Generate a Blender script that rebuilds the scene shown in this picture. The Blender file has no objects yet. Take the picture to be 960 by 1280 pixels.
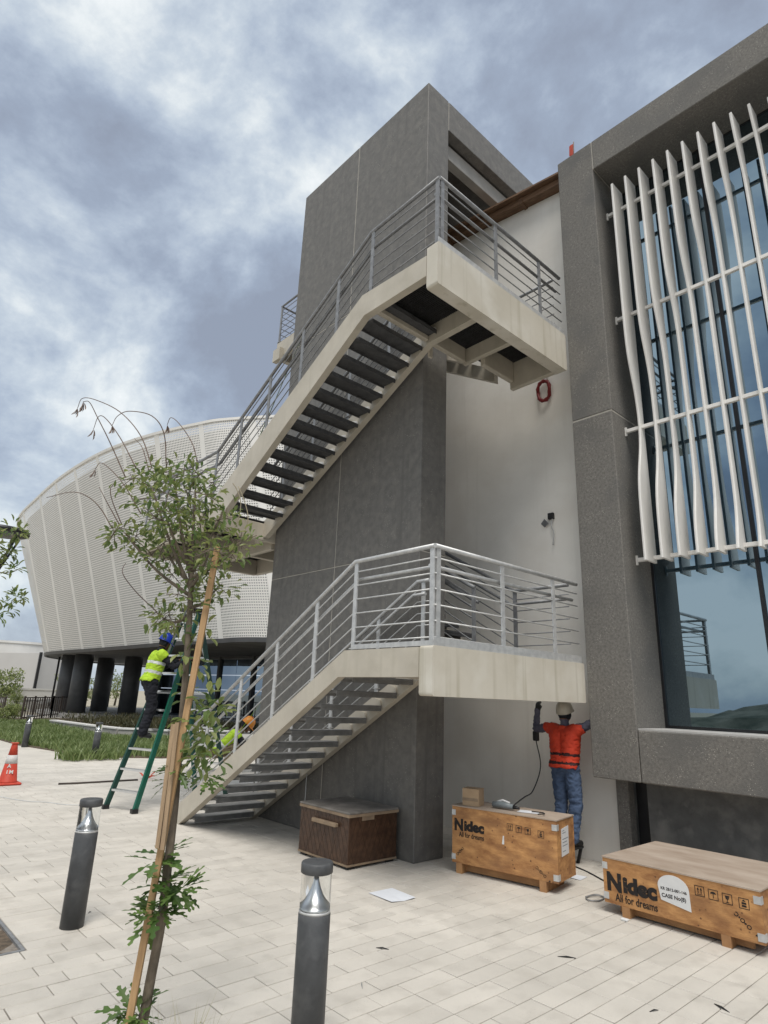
import bpy, bmesh, math, random
import numpy as np
from mathutils import Vector, Matrix, Euler, noise as mnoise
R = math.radians
rnd = random.Random(7)
sc = bpy.context.scene
col = sc.collection

# ------------------------------------------------------------------ camera
CAM_H = 1.76
FW = Vector((0.6411570552502132, 0.7100070430962142, 0.29121749476404357))
RT = Vector((0.7342437967763666, -0.6779167547827686, 0.03626183227892912))
UP = Vector((-0.22316737530002165, -0.19057510944131767, 0.9559693772622264))
FPX = 766.93
cd = bpy.data.cameras.new('camera'); cam = bpy.data.objects.new('camera', cd); col.objects.link(cam)
cd.sensor_fit = 'VERTICAL'; cd.sensor_height = 24.0; cd.lens = FPX / 1280 * 24.0
cd.clip_start = 0.05; cd.clip_end = 3000
m = Matrix.Identity(4)
for i in range(3):
    m[i][0] = RT[i]; m[i][1] = UP[i]; m[i][2] = -FW[i]
m[2][3] = CAM_H
cam.matrix_world = m
sc.camera = cam
CAMP = Vector((0, 0, CAM_H))
FH = Vector((FW.x, FW.y, 0)).normalized()

def ray(px, py): return FW * FPX + RT * (px - 480) - UP * (py - 640)
def at(px, py, D):                       # a point of the place at D metres ahead of the viewer
    d = ray(px, py); return CAMP + d * (D / d.dot(FH))
def proj(P):
    d = Vector(P) - CAMP; w = d.dot(FW)
    if w < 0.05: return None
    return (480 + FPX * d.dot(RT) / w, 640 - FPX * d.dot(UP) / w, w)

# ------------------------------------------------------------------ world, sun, exposure
SUN_EL, SUN_AZ = 63.0, (-0.6, -0.8)
sdir = Vector((SUN_AZ[0], SUN_AZ[1], 0)).normalized() * math.cos(R(SUN_EL)); sdir.z = math.sin(R(SUN_EL))
w = bpy.data.worlds.new('World'); sc.world = w; w.use_nodes = True
nt = w.node_tree; nt.nodes.clear()
N = nt.nodes.new; L = nt.links.new
out = N('ShaderNodeOutputWorld'); bg = N('ShaderNodeBackground'); L(bg.outputs[0], out.inputs[0])
bg.inputs[1].default_value = 0.1
sky = N('ShaderNodeTexSky'); sky.sky_type = 'NISHITA'; sky.sun_disc = False
sky.sun_elevation = R(SUN_EL); sky.sun_rotation = math.atan2(sdir.x, sdir.y)
sky.air_density = 1.2; sky.dust_density = 2.0
tc = N('ShaderNodeTexCoord'); sep = N('ShaderNodeSeparateXYZ'); L(tc.outputs['Generated'], sep.inputs[0])
vs_ = N('ShaderNodeVectorMath'); vs_.operation = 'MULTIPLY'; vs_.inputs[1].default_value = (1.0, 1.0, 1.25)
L(tc.outputs['Generated'], vs_.inputs[0]); cmb = vs_
def wnoise(scale, det, rough, off, dist=0.0):
    mp = N('ShaderNodeMapping'); mp.inputs['Location'].default_value = off
    L(cmb.outputs[0], mp.inputs[0])
    n = N('ShaderNodeTexNoise'); n.inputs['Scale'].default_value = scale; n.inputs['Detail'].default_value = det
    n.inputs['Roughness'].default_value = rough; n.inputs['Distortion'].default_value = dist
    L(mp.outputs[0], n.inputs['Vector']); return n.outputs['Fac']
n1 = wnoise(2.9, 12, 0.60, (20.3, 7.7, 2.2), 0.15)
n2 = wnoise(1.7, 3, 0.5, (5.8, 0.7, 9.4))
mx = N('ShaderNodeMix'); mx.inputs[0].default_value = 0.38
L(n1, mx.inputs[2]); L(n2, mx.inputs[3])
cr = N('ShaderNodeValToRGB'); e = cr.color_ramp.elements
e[0].position = 0.40; e[0].color = (2.5, 2.85, 3.55, 1)
e[1].position = 0.605; e[1].color = (8.9, 9.0, 8.9, 1)
for p, c in ((0.445, (2.95, 3.45, 4.3, 1)), (0.48, (3.8, 4.4, 5.25, 1)), (0.515, (5.0, 5.6, 6.2, 1)), (0.555, (7.0, 7.4, 7.5, 1))):
    k = e.new(p); k.color = c
L(mx.outputs[0], cr.inputs[0])
cm = N('ShaderNodeMix'); cm.data_type = 'RGBA'; cm.inputs[0].default_value = 0.86
L(sky.outputs[0], cm.inputs[6]); L(cr.outputs[0], cm.inputs[7]); L(cm.outputs[2], bg.inputs[0])
sl = bpy.data.lights.new('sun', 'SUN'); sl.energy = 2.3; sl.angle = R(32); sl.color = (1.0, 0.955, 0.88)
so = bpy.data.objects.new('sun', sl); col.objects.link(so)
so.rotation_euler = (-sdir).to_track_quat('-Z', 'Y').to_euler()
so.location = (-5, -10, 20)
sc.view_settings.view_transform = 'Standard'; sc.view_settings.look = 'None'
sc.view_settings.exposure = 0.38; sc.view_settings.gamma = 1.0; sc.view_settings.use_curve_mapping = False

# ------------------------------------------------------------------ materials
def mat(name, c1, c2=None, scale=4.0, rough=0.75, bump=0.0, bscale=80.0, metal=0.0, island=0.0, spec=0.4,
        speck=None, speck_scale=60.0, speck_size=0.25, streak=None, stretch=(1, 1, 1), lo=0.35, hi=0.68, detail=7, mottle=None, world=False):
    M = bpy.data.materials.new(name); M.use_nodes = True
    t = M.node_tree; b = t.nodes['Principled BSDF']; n = t.nodes.new; l = t.links.new
    b.inputs['Roughness'].default_value = rough; b.inputs['Metallic'].default_value = metal
    b.inputs['Specular IOR Level'].default_value = spec
    co = n('ShaderNodeTexCoord'); mp = n('ShaderNodeMapping')
    if world: OC = n('ShaderNodeNewGeometry').outputs['Position']
    else: OC = co.outputs['Object']
    l(OC, mp.inputs[0]); mp.inputs['Scale'].default_value = stretch
    c2 = c2 or tuple(x * 0.8 for x in c1)
    no = n('ShaderNodeTexNoise'); no.inputs['Scale'].default_value = scale; no.inputs['Detail'].default_value = detail; no.inputs['Roughness'].default_value = 0.6
    l(mp.outputs[0], no.inputs['Vector'])
    rp = n('ShaderNodeValToRGB'); rp.color_ramp.elements[0].position = lo; rp.color_ramp.elements[1].position = hi
    rp.color_ramp.elements[0].color = (*c2, 1); rp.color_ramp.elements[1].color = (*c1, 1)
    l(no.outputs['Fac'], rp.inputs[0]); cur = rp.outputs[0]
    def mixc(a, colr, fac, mode='MIX'):
        q = n('ShaderNodeMix'); q.data_type = 'RGBA'; q.blend_type = mode
        if isinstance(fac, float): q.inputs[0].default_value = fac
        else: l(fac, q.inputs[0])
        l(a, q.inputs[6])
        if isinstance(colr, tuple): q.inputs[7].default_value = (*colr, 1)
        else: l(colr, q.inputs[7])
        return q.outputs[2]
    def thr(sock, a, c):
        q = n('ShaderNodeMapRange'); q.inputs[1].default_value = a; q.inputs[2].default_value = c; l(sock, q.inputs[0]); return q.outputs[0]
    if mottle:
        k = n('ShaderNodeTexNoise'); k.inputs['Scale'].default_value = mottle[1]; k.inputs['Detail'].default_value = 4; l(mp.outputs[0], k.inputs['Vector'])
        cur = mixc(cur, mottle[0], thr(k.outputs['Fac'], 0.5, 0.72))
    if speck:
        v = n('ShaderNodeTexVoronoi'); v.inputs['Scale'].default_value = speck_scale; l(OC, v.inputs['Vector'])
        k = n('ShaderNodeTexNoise'); k.inputs['Scale'].default_value = speck_scale * 0.13; l(OC, k.inputs['Vector'])
        f1 = thr(v.outputs['Distance'], speck_size, speck_size * 0.6); f2 = thr(k.outputs['Fac'], 0.45, 0.62)
        mm = n('ShaderNodeMath'); mm.operation = 'MULTIPLY'; l(f1, mm.inputs[0]); l(f2, mm.inputs[1])
        cur = mixc(cur, speck, mm.outputs[0])
    if streak:
        mp2 = n('ShaderNodeMapping'); mp2.inputs['Scale'].default_value = (9, 9, 0.35); l(OC, mp2.inputs[0])
        k = n('ShaderNodeTexNoise'); k.inputs['Scale'].default_value = 1.0; k.inputs['Detail'].default_value = 5; l(mp2.outputs[0], k.inputs['Vector'])
        cur = mixc(cur, streak, thr(k.outputs['Fac'], 0.55, 0.78))
    if island:
        g = n('ShaderNodeNewGeometry'); oi = n('ShaderNodeObjectInfo')
        ad = n('ShaderNodeMath'); ad.operation = 'ADD'; l(g.outputs['Random Per Island'], ad.inputs[0]); l(oi.outputs['Random'], ad.inputs[1])
        fr = n('ShaderNodeMath'); fr.operation = 'FRACT'; l(ad.outputs[0], fr.inputs[0])
        hs = n('ShaderNodeHueSaturation'); mr = n('ShaderNodeMapRange'); mr.inputs[3].default_value = 1 - island; mr.inputs[4].default_value = 1 + island
        l(fr.outputs[0], mr.inputs[0]); l(mr.outputs[0], hs.inputs['Value']); l(cur, hs.inputs['Color']); cur = hs.outputs[0]
    l(cur, b.inputs['Base Color'])
    if bump:
        k = n('ShaderNodeTexNoise'); k.inputs['Scale'].default_value = bscale; k.inputs['Detail'].default_value = 6; l(mp.outputs[0], k.inputs['Vector'])
        bp = n('ShaderNodeBump'); bp.inputs['Strength'].default_value = bump; bp.inputs['Distance'].default_value = 0.01
        l(k.outputs['Fac'], bp.inputs['Height']); l(bp.outputs[0], b.inputs['Normal'])
    return M
MT = {}
MT['paver'] = mat('paver_stone', (0.595, 0.555, 0.495), (0.50, 0.468, 0.418), 1.3, 0.85, 0.35, 120, island=0.06, world=True, mottle=((0.47, 0.437, 0.387), 5.0), speck=(0.33, 0.31, 0.28), speck_scale=90, speck_size=0.2)
MT['paver_bed'] = mat('joint_sand', (0.27, 0.24, 0.205), (0.16, 0.14, 0.12), 30, 0.95, 0.3, 200)
MT['sand'] = mat('sandy_ground', (0.42, 0.37, 0.29), (0.3, 0.27, 0.2), 0.3, 0.95, 0.3, 20)
MT['soil'] = mat('soil', (0.16, 0.12, 0.085), (0.07, 0.055, 0.04), 25, 0.95, 0.8, 70)
MT['slab'] = mat('dark_cast_concrete', (0.165, 0.157, 0.145), (0.122, 0.117, 0.109), 9, 0.62, 0.3, 90, streak=(0.112, 0.107, 0.10), mottle=((0.178, 0.168, 0.152), 7), speck=(0.28, 0.265, 0.24), speck_scale=30, speck_size=0.22)
MT['facade'] = mat('exposed_aggregate', (0.215, 0.203, 0.184), (0.115, 0.109, 0.10), 34, 0.8, 0.6, 130, speck=(0.38, 0.355, 0.32), speck_scale=48, speck_size=0.25, mottle=((0.125, 0.122, 0.116), 1.5), lo=0.3, hi=0.72)
MT['seam'] = mat('pale_sealant', (0.46, 0.43, 0.38), (0.36, 0.34, 0.3), 8, 0.8)
MT['sill'] = mat('pale_sill', (0.5, 0.49, 0.47), (0.38, 0.37, 0.36), 6, 0.7)
MT['cream'] = mat('cream_steel_paint', (0.53, 0.485, 0.405), (0.43, 0.39, 0.32), 2.5, 0.5, 0.05, 40, streak=(0.42, 0.385, 0.31), mottle=((0.48, 0.44, 0.37), 6))
MT['cream_fascia'] = mat('cream_fascia_paint', (0.60, 0.56, 0.48), (0.52, 0.48, 0.40), 1.4, 0.45, 0.04, 40, streak=(0.40, 0.365, 0.28), mottle=((0.66, 0.63, 0.56), 1.8))
MT['galv'] = mat('galvanized_steel', (0.60, 0.60, 0.59), (0.45, 0.455, 0.455), 14, 0.45, 0.05, 60, metal=0.35)
MT['rail_dark'] = mat('grey_steel', (0.30, 0.305, 0.31), (0.2, 0.2, 0.205), 12, 0.5, 0.05, 60, metal=0.35)
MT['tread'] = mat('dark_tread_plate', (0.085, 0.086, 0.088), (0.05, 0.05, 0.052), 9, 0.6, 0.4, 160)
MT['tread_pale'] = mat('pale_tread_plate', (0.22, 0.22, 0.215), (0.15, 0.15, 0.148), 9, 0.7, 0.4, 160)  # lighter grey than the other treads, used on the lowest flight
MT['grating'] = mat('dark_grating', (0.05, 0.05, 0.052), (0.03, 0.03, 0.03), 10, 0.6)
MT['plaster'] = mat('white_plaster', (0.83, 0.80, 0.745), (0.77, 0.74, 0.685), 1.6, 0.85, 0.15, 12, mottle=((0.74, 0.70, 0.64), 1.3), streak=(0.74, 0.71, 0.655))
MT['wood_beam'] = mat('brown_timber', (0.23, 0.135, 0.08), (0.12, 0.068, 0.04), 6, 0.65, 0.3, 40, stretch=(6, 0.5, 6))
MT['frame'] = mat('dark_window_frame', (0.025, 0.026, 0.028), (0.018, 0.018, 0.02), 5, 0.4, metal=0.3)
MT['fin'] = mat('white_fin_paint', (0.78, 0.76, 0.72), (0.70, 0.68, 0.65), 2.0, 0.45, streak=(0.64, 0.62, 0.59))
MT['under'] = mat('rough_dark_wall', (0.15, 0.15, 0.145), (0.085, 0.085, 0.083), 3, 0.85, 0.5, 40, mottle=((0.2, 0.195, 0.185), 5))
MT['perf'] = mat('perforated_panel', (0.80, 0.78, 0.745), (0.76, 0.74, 0.70), 0.8, 0.5, streak=(0.75, 0.73, 0.69))
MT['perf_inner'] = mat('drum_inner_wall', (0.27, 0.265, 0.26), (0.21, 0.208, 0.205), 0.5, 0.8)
MT['darkcol'] = mat('dark_column', (0.085, 0.087, 0.09), (0.06, 0.061, 0.064), 2, 0.5, 0.1, 30)
MT['soffit'] = mat('soffit_grey', (0.25, 0.25, 0.25), (0.18, 0.18, 0.18), 1, 0.8)
MT['white_wall'] = mat('far_white_wall', (0.74, 0.73, 0.71), (0.55, 0.54, 0.52), 0.1, 0.8)
MT['grey_wall'] = mat('far_grey_wall', (0.52, 0.51, 0.50), (0.45, 0.44, 0.43), 0.1, 0.8)
MT['concrete'] = mat('pale_concrete', (0.40, 0.385, 0.36), (0.3, 0.29, 0.27), 3, 0.85, 0.3, 40)
MT['rock'] = mat('pale_rock', (0.42, 0.40, 0.36), (0.2, 0.19, 0.17), 1.5, 0.9, 1.0, 8)
MT['mound'] = mat('brown_mound', (0.19, 0.18, 0.14), (0.06, 0.07, 0.05), 0.8, 0.95, 1.0, 4)
MT['bollard'] = mat('bollard_anthracite', (0.075, 0.078, 0.082), (0.05, 0.052, 0.055), 9, 0.5, 0.08, 90, mottle=((0.11, 0.112, 0.115), 7))
MT['alu'] = mat('brushed_aluminium', (0.72, 0.73, 0.74), (0.62, 0.63, 0.64), 6, 0.28, metal=0.85)
MT['bark'] = mat('tree_bark', (0.21, 0.17, 0.125), (0.09, 0.073, 0.055), 22, 0.9, 0.9, 60, stretch=(1, 1, 0.35))
MT['stake'] = mat('stake_timber', (0.49, 0.315, 0.16), (0.36, 0.22, 0.11), 8, 0.7, 0.2, 60, stretch=(8, 8, 0.6))
MT['stake_grey'] = mat('stake_weathered', (0.40, 0.28, 0.17), (0.27, 0.19, 0.12), 8, 0.75, 0.2, 60, stretch=(8, 8, 0.6))
MT['ply'] = mat('plywood_orange', (0.54, 0.285, 0.11), (0.235, 0.10, 0.036), 9, 0.65, 0.3, 60, stretch=(1, 0.6, 1.5), mottle=((0.24, 0.115, 0.05), 4.0), speck=(0.09, 0.04, 0.02), speck_scale=16, speck_size=0.16, lo=0.3, hi=0.66)
MT['ply_top'] = mat('plywood_pale', (0.44, 0.365, 0.30), (0.31, 0.24, 0.185), 4, 0.8, 0.15, 60, stretch=(1, 0.4, 1))  # crate lids, paler and greyer than the side panels
MT['ply_edge'] = mat('plywood_edge', (0.42, 0.23, 0.10), (0.3, 0.155, 0.07), 6, 0.7)
MT['ink'] = mat('black_stencil_ink', (0.016, 0.013, 0.012), (0.13, 0.07, 0.034), 26, 0.8, lo=0.30, hi=0.42)
MT['label'] = mat('paper_label', (0.68, 0.68, 0.67), (0.6, 0.6, 0.6), 5, 0.7)
MT['paper'] = mat('white_paper', (0.70, 0.72, 0.76), (0.63, 0.65, 0.69), 5, 0.7)
MT['card'] = mat('cardboard', (0.42, 0.30, 0.19), (0.36, 0.25, 0.155), 6, 0.85)
MT['film'] = mat('brown_film_ply', (0.085, 0.044, 0.025), (0.038, 0.019, 0.012), 14, 0.35, 0.1, 30)
MT['film_line'] = mat('film_ply_pattern', (0.036, 0.019, 0.011), (0.05, 0.026, 0.015), 9, 0.5)
MT['lid'] = mat('grey_board_lid', (0.24, 0.22, 0.20), (0.15, 0.138, 0.125), 5, 0.8, 0.2, 40, mottle=((0.10, 0.09, 0.08), 4))
MT['lid_edge'] = mat('board_edge', (0.30, 0.22, 0.145), (0.2, 0.145, 0.1), 7, 0.8)
MT['green'] = mat('green_fibreglass', (0.010, 0.115, 0.075), (0.008, 0.085, 0.055), 6, 0.45)
MT['ladder_dark'] = mat('dark_green_fibreglass', (0.012, 0.06, 0.045), (0.010, 0.045, 0.034), 6, 0.5)
MT['cone'] = mat('cone_orange', (0.56, 0.060, 0.03), (0.46, 0.045, 0.024), 9, 0.55)
MT['cone_white'] = mat('cone_band', (0.68, 0.66, 0.63), (0.56, 0.54, 0.52), 9, 0.5)
MT['black'] = mat('black_rubber', (0.014, 0.014, 0.015), (0.02, 0.02, 0.02), 9, 0.5)
MT['redhose'] = mat('red_hose', (0.20, 0.012, 0.014), (0.14, 0.010, 0.011), 9, 0.5)
MT['flag'] = mat('orange_tape', (0.60, 0.10, 0.05), (0.5, 0.07, 0.04), 9, 0.6)
MT['wire'] = mat('pale_wire', (0.55, 0.55, 0.54), (0.45, 0.45, 0.44), 9, 0.6)
MT['skin'] = mat('skin', (0.17, 0.085, 0.055), (0.14, 0.068, 0.045), 9, 0.55)
MT['navy'] = mat('dark_navy_cloth', (0.012, 0.013, 0.02), (0.008, 0.009, 0.013), 14, 0.9, 0.4, 40)
MT['jean'] = mat('blue_denim', (0.085, 0.125, 0.21), (0.055, 0.085, 0.15), 9, 0.9, 0.5, 30)
MT['shirt_blue'] = mat('grey_blue_shirt', (0.12, 0.12, 0.16), (0.08, 0.08, 0.115), 9, 0.9, 0.5, 30)
MT['khaki'] = mat('khaki_cloth', (0.22, 0.17, 0.10), (0.15, 0.115, 0.07), 9, 0.9, 0.5, 30)
MT['hivis'] = mat('hi_vis_yellow', (0.42, 0.62, 0.03), (0.33, 0.5, 0.025), 9, 0.7, 0.4, 25)
MT['hired'] = mat('red_vest_cloth', (0.62, 0.055, 0.020), (0.50, 0.04, 0.016), 9, 0.75, 0.4, 25)
MT['reflect'] = mat('reflective_tape', (0.58, 0.60, 0.58), (0.5, 0.52, 0.5), 9, 0.4)
MT['darkband'] = mat('dark_belt', (0.045, 0.012, 0.012), (0.03, 0.01, 0.01), 9, 0.7)
MT['hat_blue'] = mat('blue_hard_hat', (0.012, 0.04, 0.32), (0.010, 0.034, 0.27), 5, 0.3)
MT['hat_white'] = mat('white_hard_hat', (0.52, 0.48, 0.40), (0.44, 0.40, 0.33), 12, 0.4)
MT['hat_orange'] = mat('orange_hard_hat', (0.62, 0.22, 0.02), (0.52, 0.18, 0.018), 5, 0.35)
MT['tool'] = mat('grey_tool', (0.22, 0.25, 0.26), (0.14, 0.16, 0.17), 12, 0.4)
MT['shoot'] = mat('dry_shoot', (0.20, 0.145, 0.115), (0.13, 0.095, 0.08), 9, 0.8)
MT['string'] = mat('pale_shoot', (0.36, 0.31, 0.22), (0.3, 0.26, 0.18), 9, 0.8)

def leaf_mat(name, c1, c2, tr):
    M = bpy.data.materials.new(name); M.use_nodes = True; t = M.node_tree; n = t.nodes.new; l = t.links.new
    b = t.nodes['Principled BSDF']; b.inputs['Roughness'].default_value = 0.45
    g = n('ShaderNodeNewGeometry'); oi = n('ShaderNodeObjectInfo'); ad = n('ShaderNodeMath'); ad.operation = 'ADD'
    l(g.outputs['Random Per Island'], ad.inputs[0]); l(oi.outputs['Random'], ad.inputs[1])
    fr = n('ShaderNodeMath'); fr.operation = 'FRACT'; l(ad.outputs[0], fr.inputs[0])
    rp = n('ShaderNodeValToRGB'); rp.color_ramp.elements[0].color = (*c2, 1); rp.color_ramp.elements[1].color = (*c1, 1)
    l(fr.outputs[0], rp.inputs[0]); l(rp.outputs[0], b.inputs['Base Color'])
    ts = n('ShaderNodeBsdfTranslucent'); hs = n('ShaderNodeHueSaturation'); hs.inputs['Value'].default_value = 1.3
    l(rp.outputs[0], hs.inputs['Color']); l(hs.outputs[0], ts.inputs['Color'])
    ms = n('ShaderNodeMixShader'); ms.inputs[0].default_value = tr
    l(b.outputs[0], ms.inputs[1]); l(ts.outputs[0], ms.inputs[2]); l(ms.outputs[0], t.nodes['Material Output'].inputs[0])
    return M
MT['leaf'] = leaf_mat('tree_leaf', (0.27, 0.30, 0.105), (0.085, 0.15, 0.04), 0.4)
MT['leaf_big'] = leaf_mat('trunk_leaf', (0.13, 0.205, 0.05), (0.05, 0.10, 0.022), 0.25)
MT['grass'] = leaf_mat('bed_grass', (0.24, 0.29, 0.115), (0.115, 0.17, 0.05), 0.35)
MT['shrub'] = leaf_mat('dark_shrub', (0.12, 0.105, 0.05), (0.045, 0.055, 0.024), 0.2)
MT['drygrass'] = leaf_mat('dry_grass', (0.46, 0.41, 0.26), (0.27, 0.26, 0.14), 0.2)
MT['far_leaf'] = leaf_mat('far_leaf', (0.30, 0.33, 0.13), (0.15, 0.20, 0.07), 0.35)

def glassy(name, colr, rough=0.01):
    M = bpy.data.materials.new(name); M.use_nodes = True; b = M.node_tree.nodes['Principled BSDF']
    b.inputs['Base Color'].default_value = (*colr, 1); b.inputs['Metallic'].default_value = 1.0; b.inputs['Roughness'].default_value = rough
    t = M.node_tree; n = t.nodes.new('ShaderNodeTexNoise'); n.inputs['Scale'].default_value = 0.9; n.inputs['Detail'].default_value = 1
    bp = t.nodes.new('ShaderNodeBump'); bp.inputs['Strength'].default_value = 0.03; bp.inputs['Distance'].default_value = 0.05
    tc_ = t.nodes.new('ShaderNodeTexCoord'); t.links.new(tc_.outputs['Object'], n.inputs['Vector'])
    t.links.new(n.outputs['Fac'], bp.inputs['Height']); t.links.new(bp.outputs[0], b.inputs['Normal'])
    return M
MT['glass'] = glassy('coated_blue_glass', (0.225, 0.30, 0.355))
MT['glass_far'] = glassy('far_window_glass', (0.20, 0.25, 0.31), 0.03)
M_ = bpy.data.materials.new('clear_lamp_glass'); M_.use_nodes = True
b_ = M_.node_tree.nodes['Principled BSDF']; b_.inputs['Transmission Weight'].default_value = 1.0; b_.inputs['Roughness'].default_value = 0.03; b_.inputs['IOR'].default_value = 1.12
b_.inputs['Base Color'].default_value = (0.95, 0.96, 0.96, 1); MT['clear'] = M_

# ------------------------------------------------------------------ mesh helpers
class MB:
    def __init__(s): s.v = []; s.f = []; s.m = []; s.smooth = []
    def add(s, vs, fs, mi=0, sm=False):
        o = len(s.v); s.v += [tuple(x) for x in vs]
        for f in fs: s.f.append(tuple(i + o for i in f)); s.m.append(mi); s.smooth.append(sm)
        return s
    def box(s, a, b, mi=0):
        x0, y0, z0 = a; x1, y1, z1 = b
        return s.add([(x0,y0,z0),(x1,y0,z0),(x1,y1,z0),(x0,y1,z0),(x0,y0,z1),(x1,y0,z1),(x1,y1,z1),(x0,y1,z1)],
                     [(0,3,2,1),(4,5,6,7),(0,1,5,4),(1,2,6,5),(2,3,7,6),(3,0,4,7)], mi)
    def hexa(s, p, mi=0):      # 8 corners, bottom ring then top ring
        return s.add(p, [(0,3,2,1),(4,5,6,7),(0,1,5,4),(1,2,6,5),(2,3,7,6),(3,0,4,7)], mi)
    def bbox(s, a, b, bev=0.01, mi=0):      # box with chamfered edges
        x0, y0, z0 = a; x1, y1, z1 = b; e = bev
        vs = []; idx = {}
        for sx in (0, 1):
            for sy in (0, 1):
                for sz in (0, 1):
                    for ax in range(3):
                        p = [(x0, x1)[sx], (y0, y1)[sy], (z0, z1)[sz]]
                        for k in range(3):
                            if k != ax: p[k] += e if (sx, sy, sz)[k] == 0 else -e
                        idx[(sx, sy, sz, ax)] = len(vs); vs.append(tuple(p))
        fs = []
        for ax in range(3):
            o = [k for k in range(3) if k != ax]
            for sd in (0, 1):
                q = []
                for (i, j) in ((0,0),(1,0),(1,1),(0,1)):
                    c = [0,0,0]; c[ax] = sd; c[o[0]] = i; c[o[1]] = j; q.append(idx[(*c, ax)])
                fs.append(q)
            for i in (0, 1):
                for j in (0, 1):
                    c0 = [0,0,0]; c0[o[0]] = i; c0[o[1]] = j; c1 = list(c0); c1[ax] = 1
                    fs.append([idx[(*c0, o[0])], idx[(*c0, o[1])], idx[(*c1, o[1])], idx[(*c1, o[0])]])
        for c in [(a_, b_, c_) for a_ in (0,1) for b_ in (0,1) for c_ in (0,1)]:
            fs.append([idx[(*c, 0)], idx[(*c, 1)], idx[(*c, 2)]])
        return s.add(vs, fs, mi)
    def beam(s, a, b, wx, wz, up=(0,0,1), mi=0):      # rectangular bar from a to b
        a = Vector(a); b = Vector(b); d = (b - a).normalized(); u = Vector(up)
        if abs(d.dot(u)) > 0.98: u = Vector((1, 0, 0))
        sx = d.cross(u).normalized(); uz = sx.cross(d)
        p = []
        for c in (a, b):
            for (i, j) in ((-1,-1),(1,-1),(1,1),(-1,1)): p.append(c + sx * wx * 0.5 * i + uz * wz * 0.5 * j)
        return s.add(p, [(0,1,2,3),(7,6,5,4),(0,4,5,1),(1,5,6,2),(2,6,7,3),(3,7,4,0)], mi)
    def tube(s, pts, r, n=8, mi=0, cap=True, r2=None):
        pts = [Vector(p) for p in pts]; k = len(pts); vs = []; fs = []
        ref = None
        for i, p in enumerate(pts):
            d = (pts[min(i+1,k-1)] - pts[max(i-1,0)]).normalized()
            if ref is None: ref = Vector((0,0,1)) if abs(d.z) < 0.9 else Vector((1,0,0))
            sx = d.cross(ref).normalized(); ref = sx.cross(d).normalized()
            t = i / max(1, k-1)
            rr = r[i] if isinstance(r, (list, tuple)) else (r if r2 is None else r + (r2 - r) * t)
            for j in range(n):
                a = 2 * math.pi * j / n; vs.append(p + (sx * math.cos(a) + ref * math.sin(a)) * rr)
        for i in range(k-1):
            for j in range(n):
                fs.append((i*n+j, i*n+(j+1)%n, (i+1)*n+(j+1)%n, (i+1)*n+j))
        s.add(vs, fs, mi, True)
        if cap:
            o = len(s.v) - len(vs)
            s.f.append(tuple(o + j for j in reversed(range(n)))); s.m.append(mi); s.smooth.append(False)
            s.f.append(tuple(o + (k-1)*n + j for j in range(n))); s.m.append(mi); s.smooth.append(False)
        return s
    def lathe(s, prof, c=(0,0,0), n=24, mi=0, sm=True, cap=True):
        vs = []; fs = []; k = len(prof)
        for (r, z) in prof:
            for j in range(n):
                a = 2*math.pi*j/n; vs.append((c[0]+r*math.cos(a), c[1]+r*math.sin(a), c[2]+z))
        for i in range(k-1):
            for j in range(n): fs.append((i*n+j, i*n+(j+1)%n, (i+1)*n+(j+1)%n, (i+1)*n+j))
        s.add(vs, fs, mi, sm)
        if cap:
            o = len(s.v)-len(vs)
            s.f.append(tuple(o+j for j in reversed(range(n)))); s.m.append(mi); s.smooth.append(False)
            s.f.append(tuple(o+(k-1)*n+j for j in range(n))); s.m.append(mi); s.smooth.append(False)
        return s
    def poly_prism(s, poly, axis, a, b, mi=0):      # 2-D outline extruded along an axis; poly gives the other two coords
        n = len(poly); vs = []
        for t in (a, b):
            for (p, q) in poly:
                vs.append({0: (t, p, q), 1: (p, t, q), 2: (p, q, t)}[axis])
        fs = [tuple(reversed(range(n))), tuple(range(n, 2*n))] + [(i, (i+1)%n, n+(i+1)%n, n+i) for i in range(n)]
        return s.add(vs, fs, mi)
    def mesh(s, name, mats, off=(0,0,0)):
        me = bpy.data.meshes.new(name); o = Vector(off)
        me.from_pydata([Vector(v) - o for v in s.v], [], s.f)
        for mm in (mats if isinstance(mats, (list, tuple)) else [mats]): me.materials.append(MT[mm])
        me.polygons.foreach_set('material_index', s.m); me.polygons.foreach_set('use_smooth', s.smooth)
        me.update()
        bm = bmesh.new(); bm.from_mesh(me); bmesh.ops.recalc_face_normals(bm, faces=bm.faces); bm.to_mesh(me); bm.free()
        return me
    def build(s, name, mats, parent=None, label=None, cat=None, group=None, kind=None):
        off = origin(parent) if parent else Vector((0,0,0))
        ob = bpy.data.objects.new(name, s.mesh(name, mats, off)); col.objects.link(ob)
        if parent: ob.parent = parent
        return tag(ob, label, cat, group, kind)
def origin(o):
    v = Vector((0,0,0))
    while o: v += o.location; o = o.parent
    return v
def tag(o, label=None, cat=None, group=None, kind=None):
    if label: o['label'] = label
    if cat: o['category'] = cat
    if group: o['group'] = group
    if kind: o['kind'] = kind
    return o
def thing(name, label, cat, loc=(0,0,0), group=None):
    o = bpy.data.objects.new(name, None); col.objects.link(o); o.location = loc; o.empty_display_size = 0.1
    return tag(o, label, cat, group)
def copy_tree(o, parent=None):
    c = o.copy(); col.objects.link(c); c.parent = parent
    for ch in o.children: copy_tree(ch, c)
    return c
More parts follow.
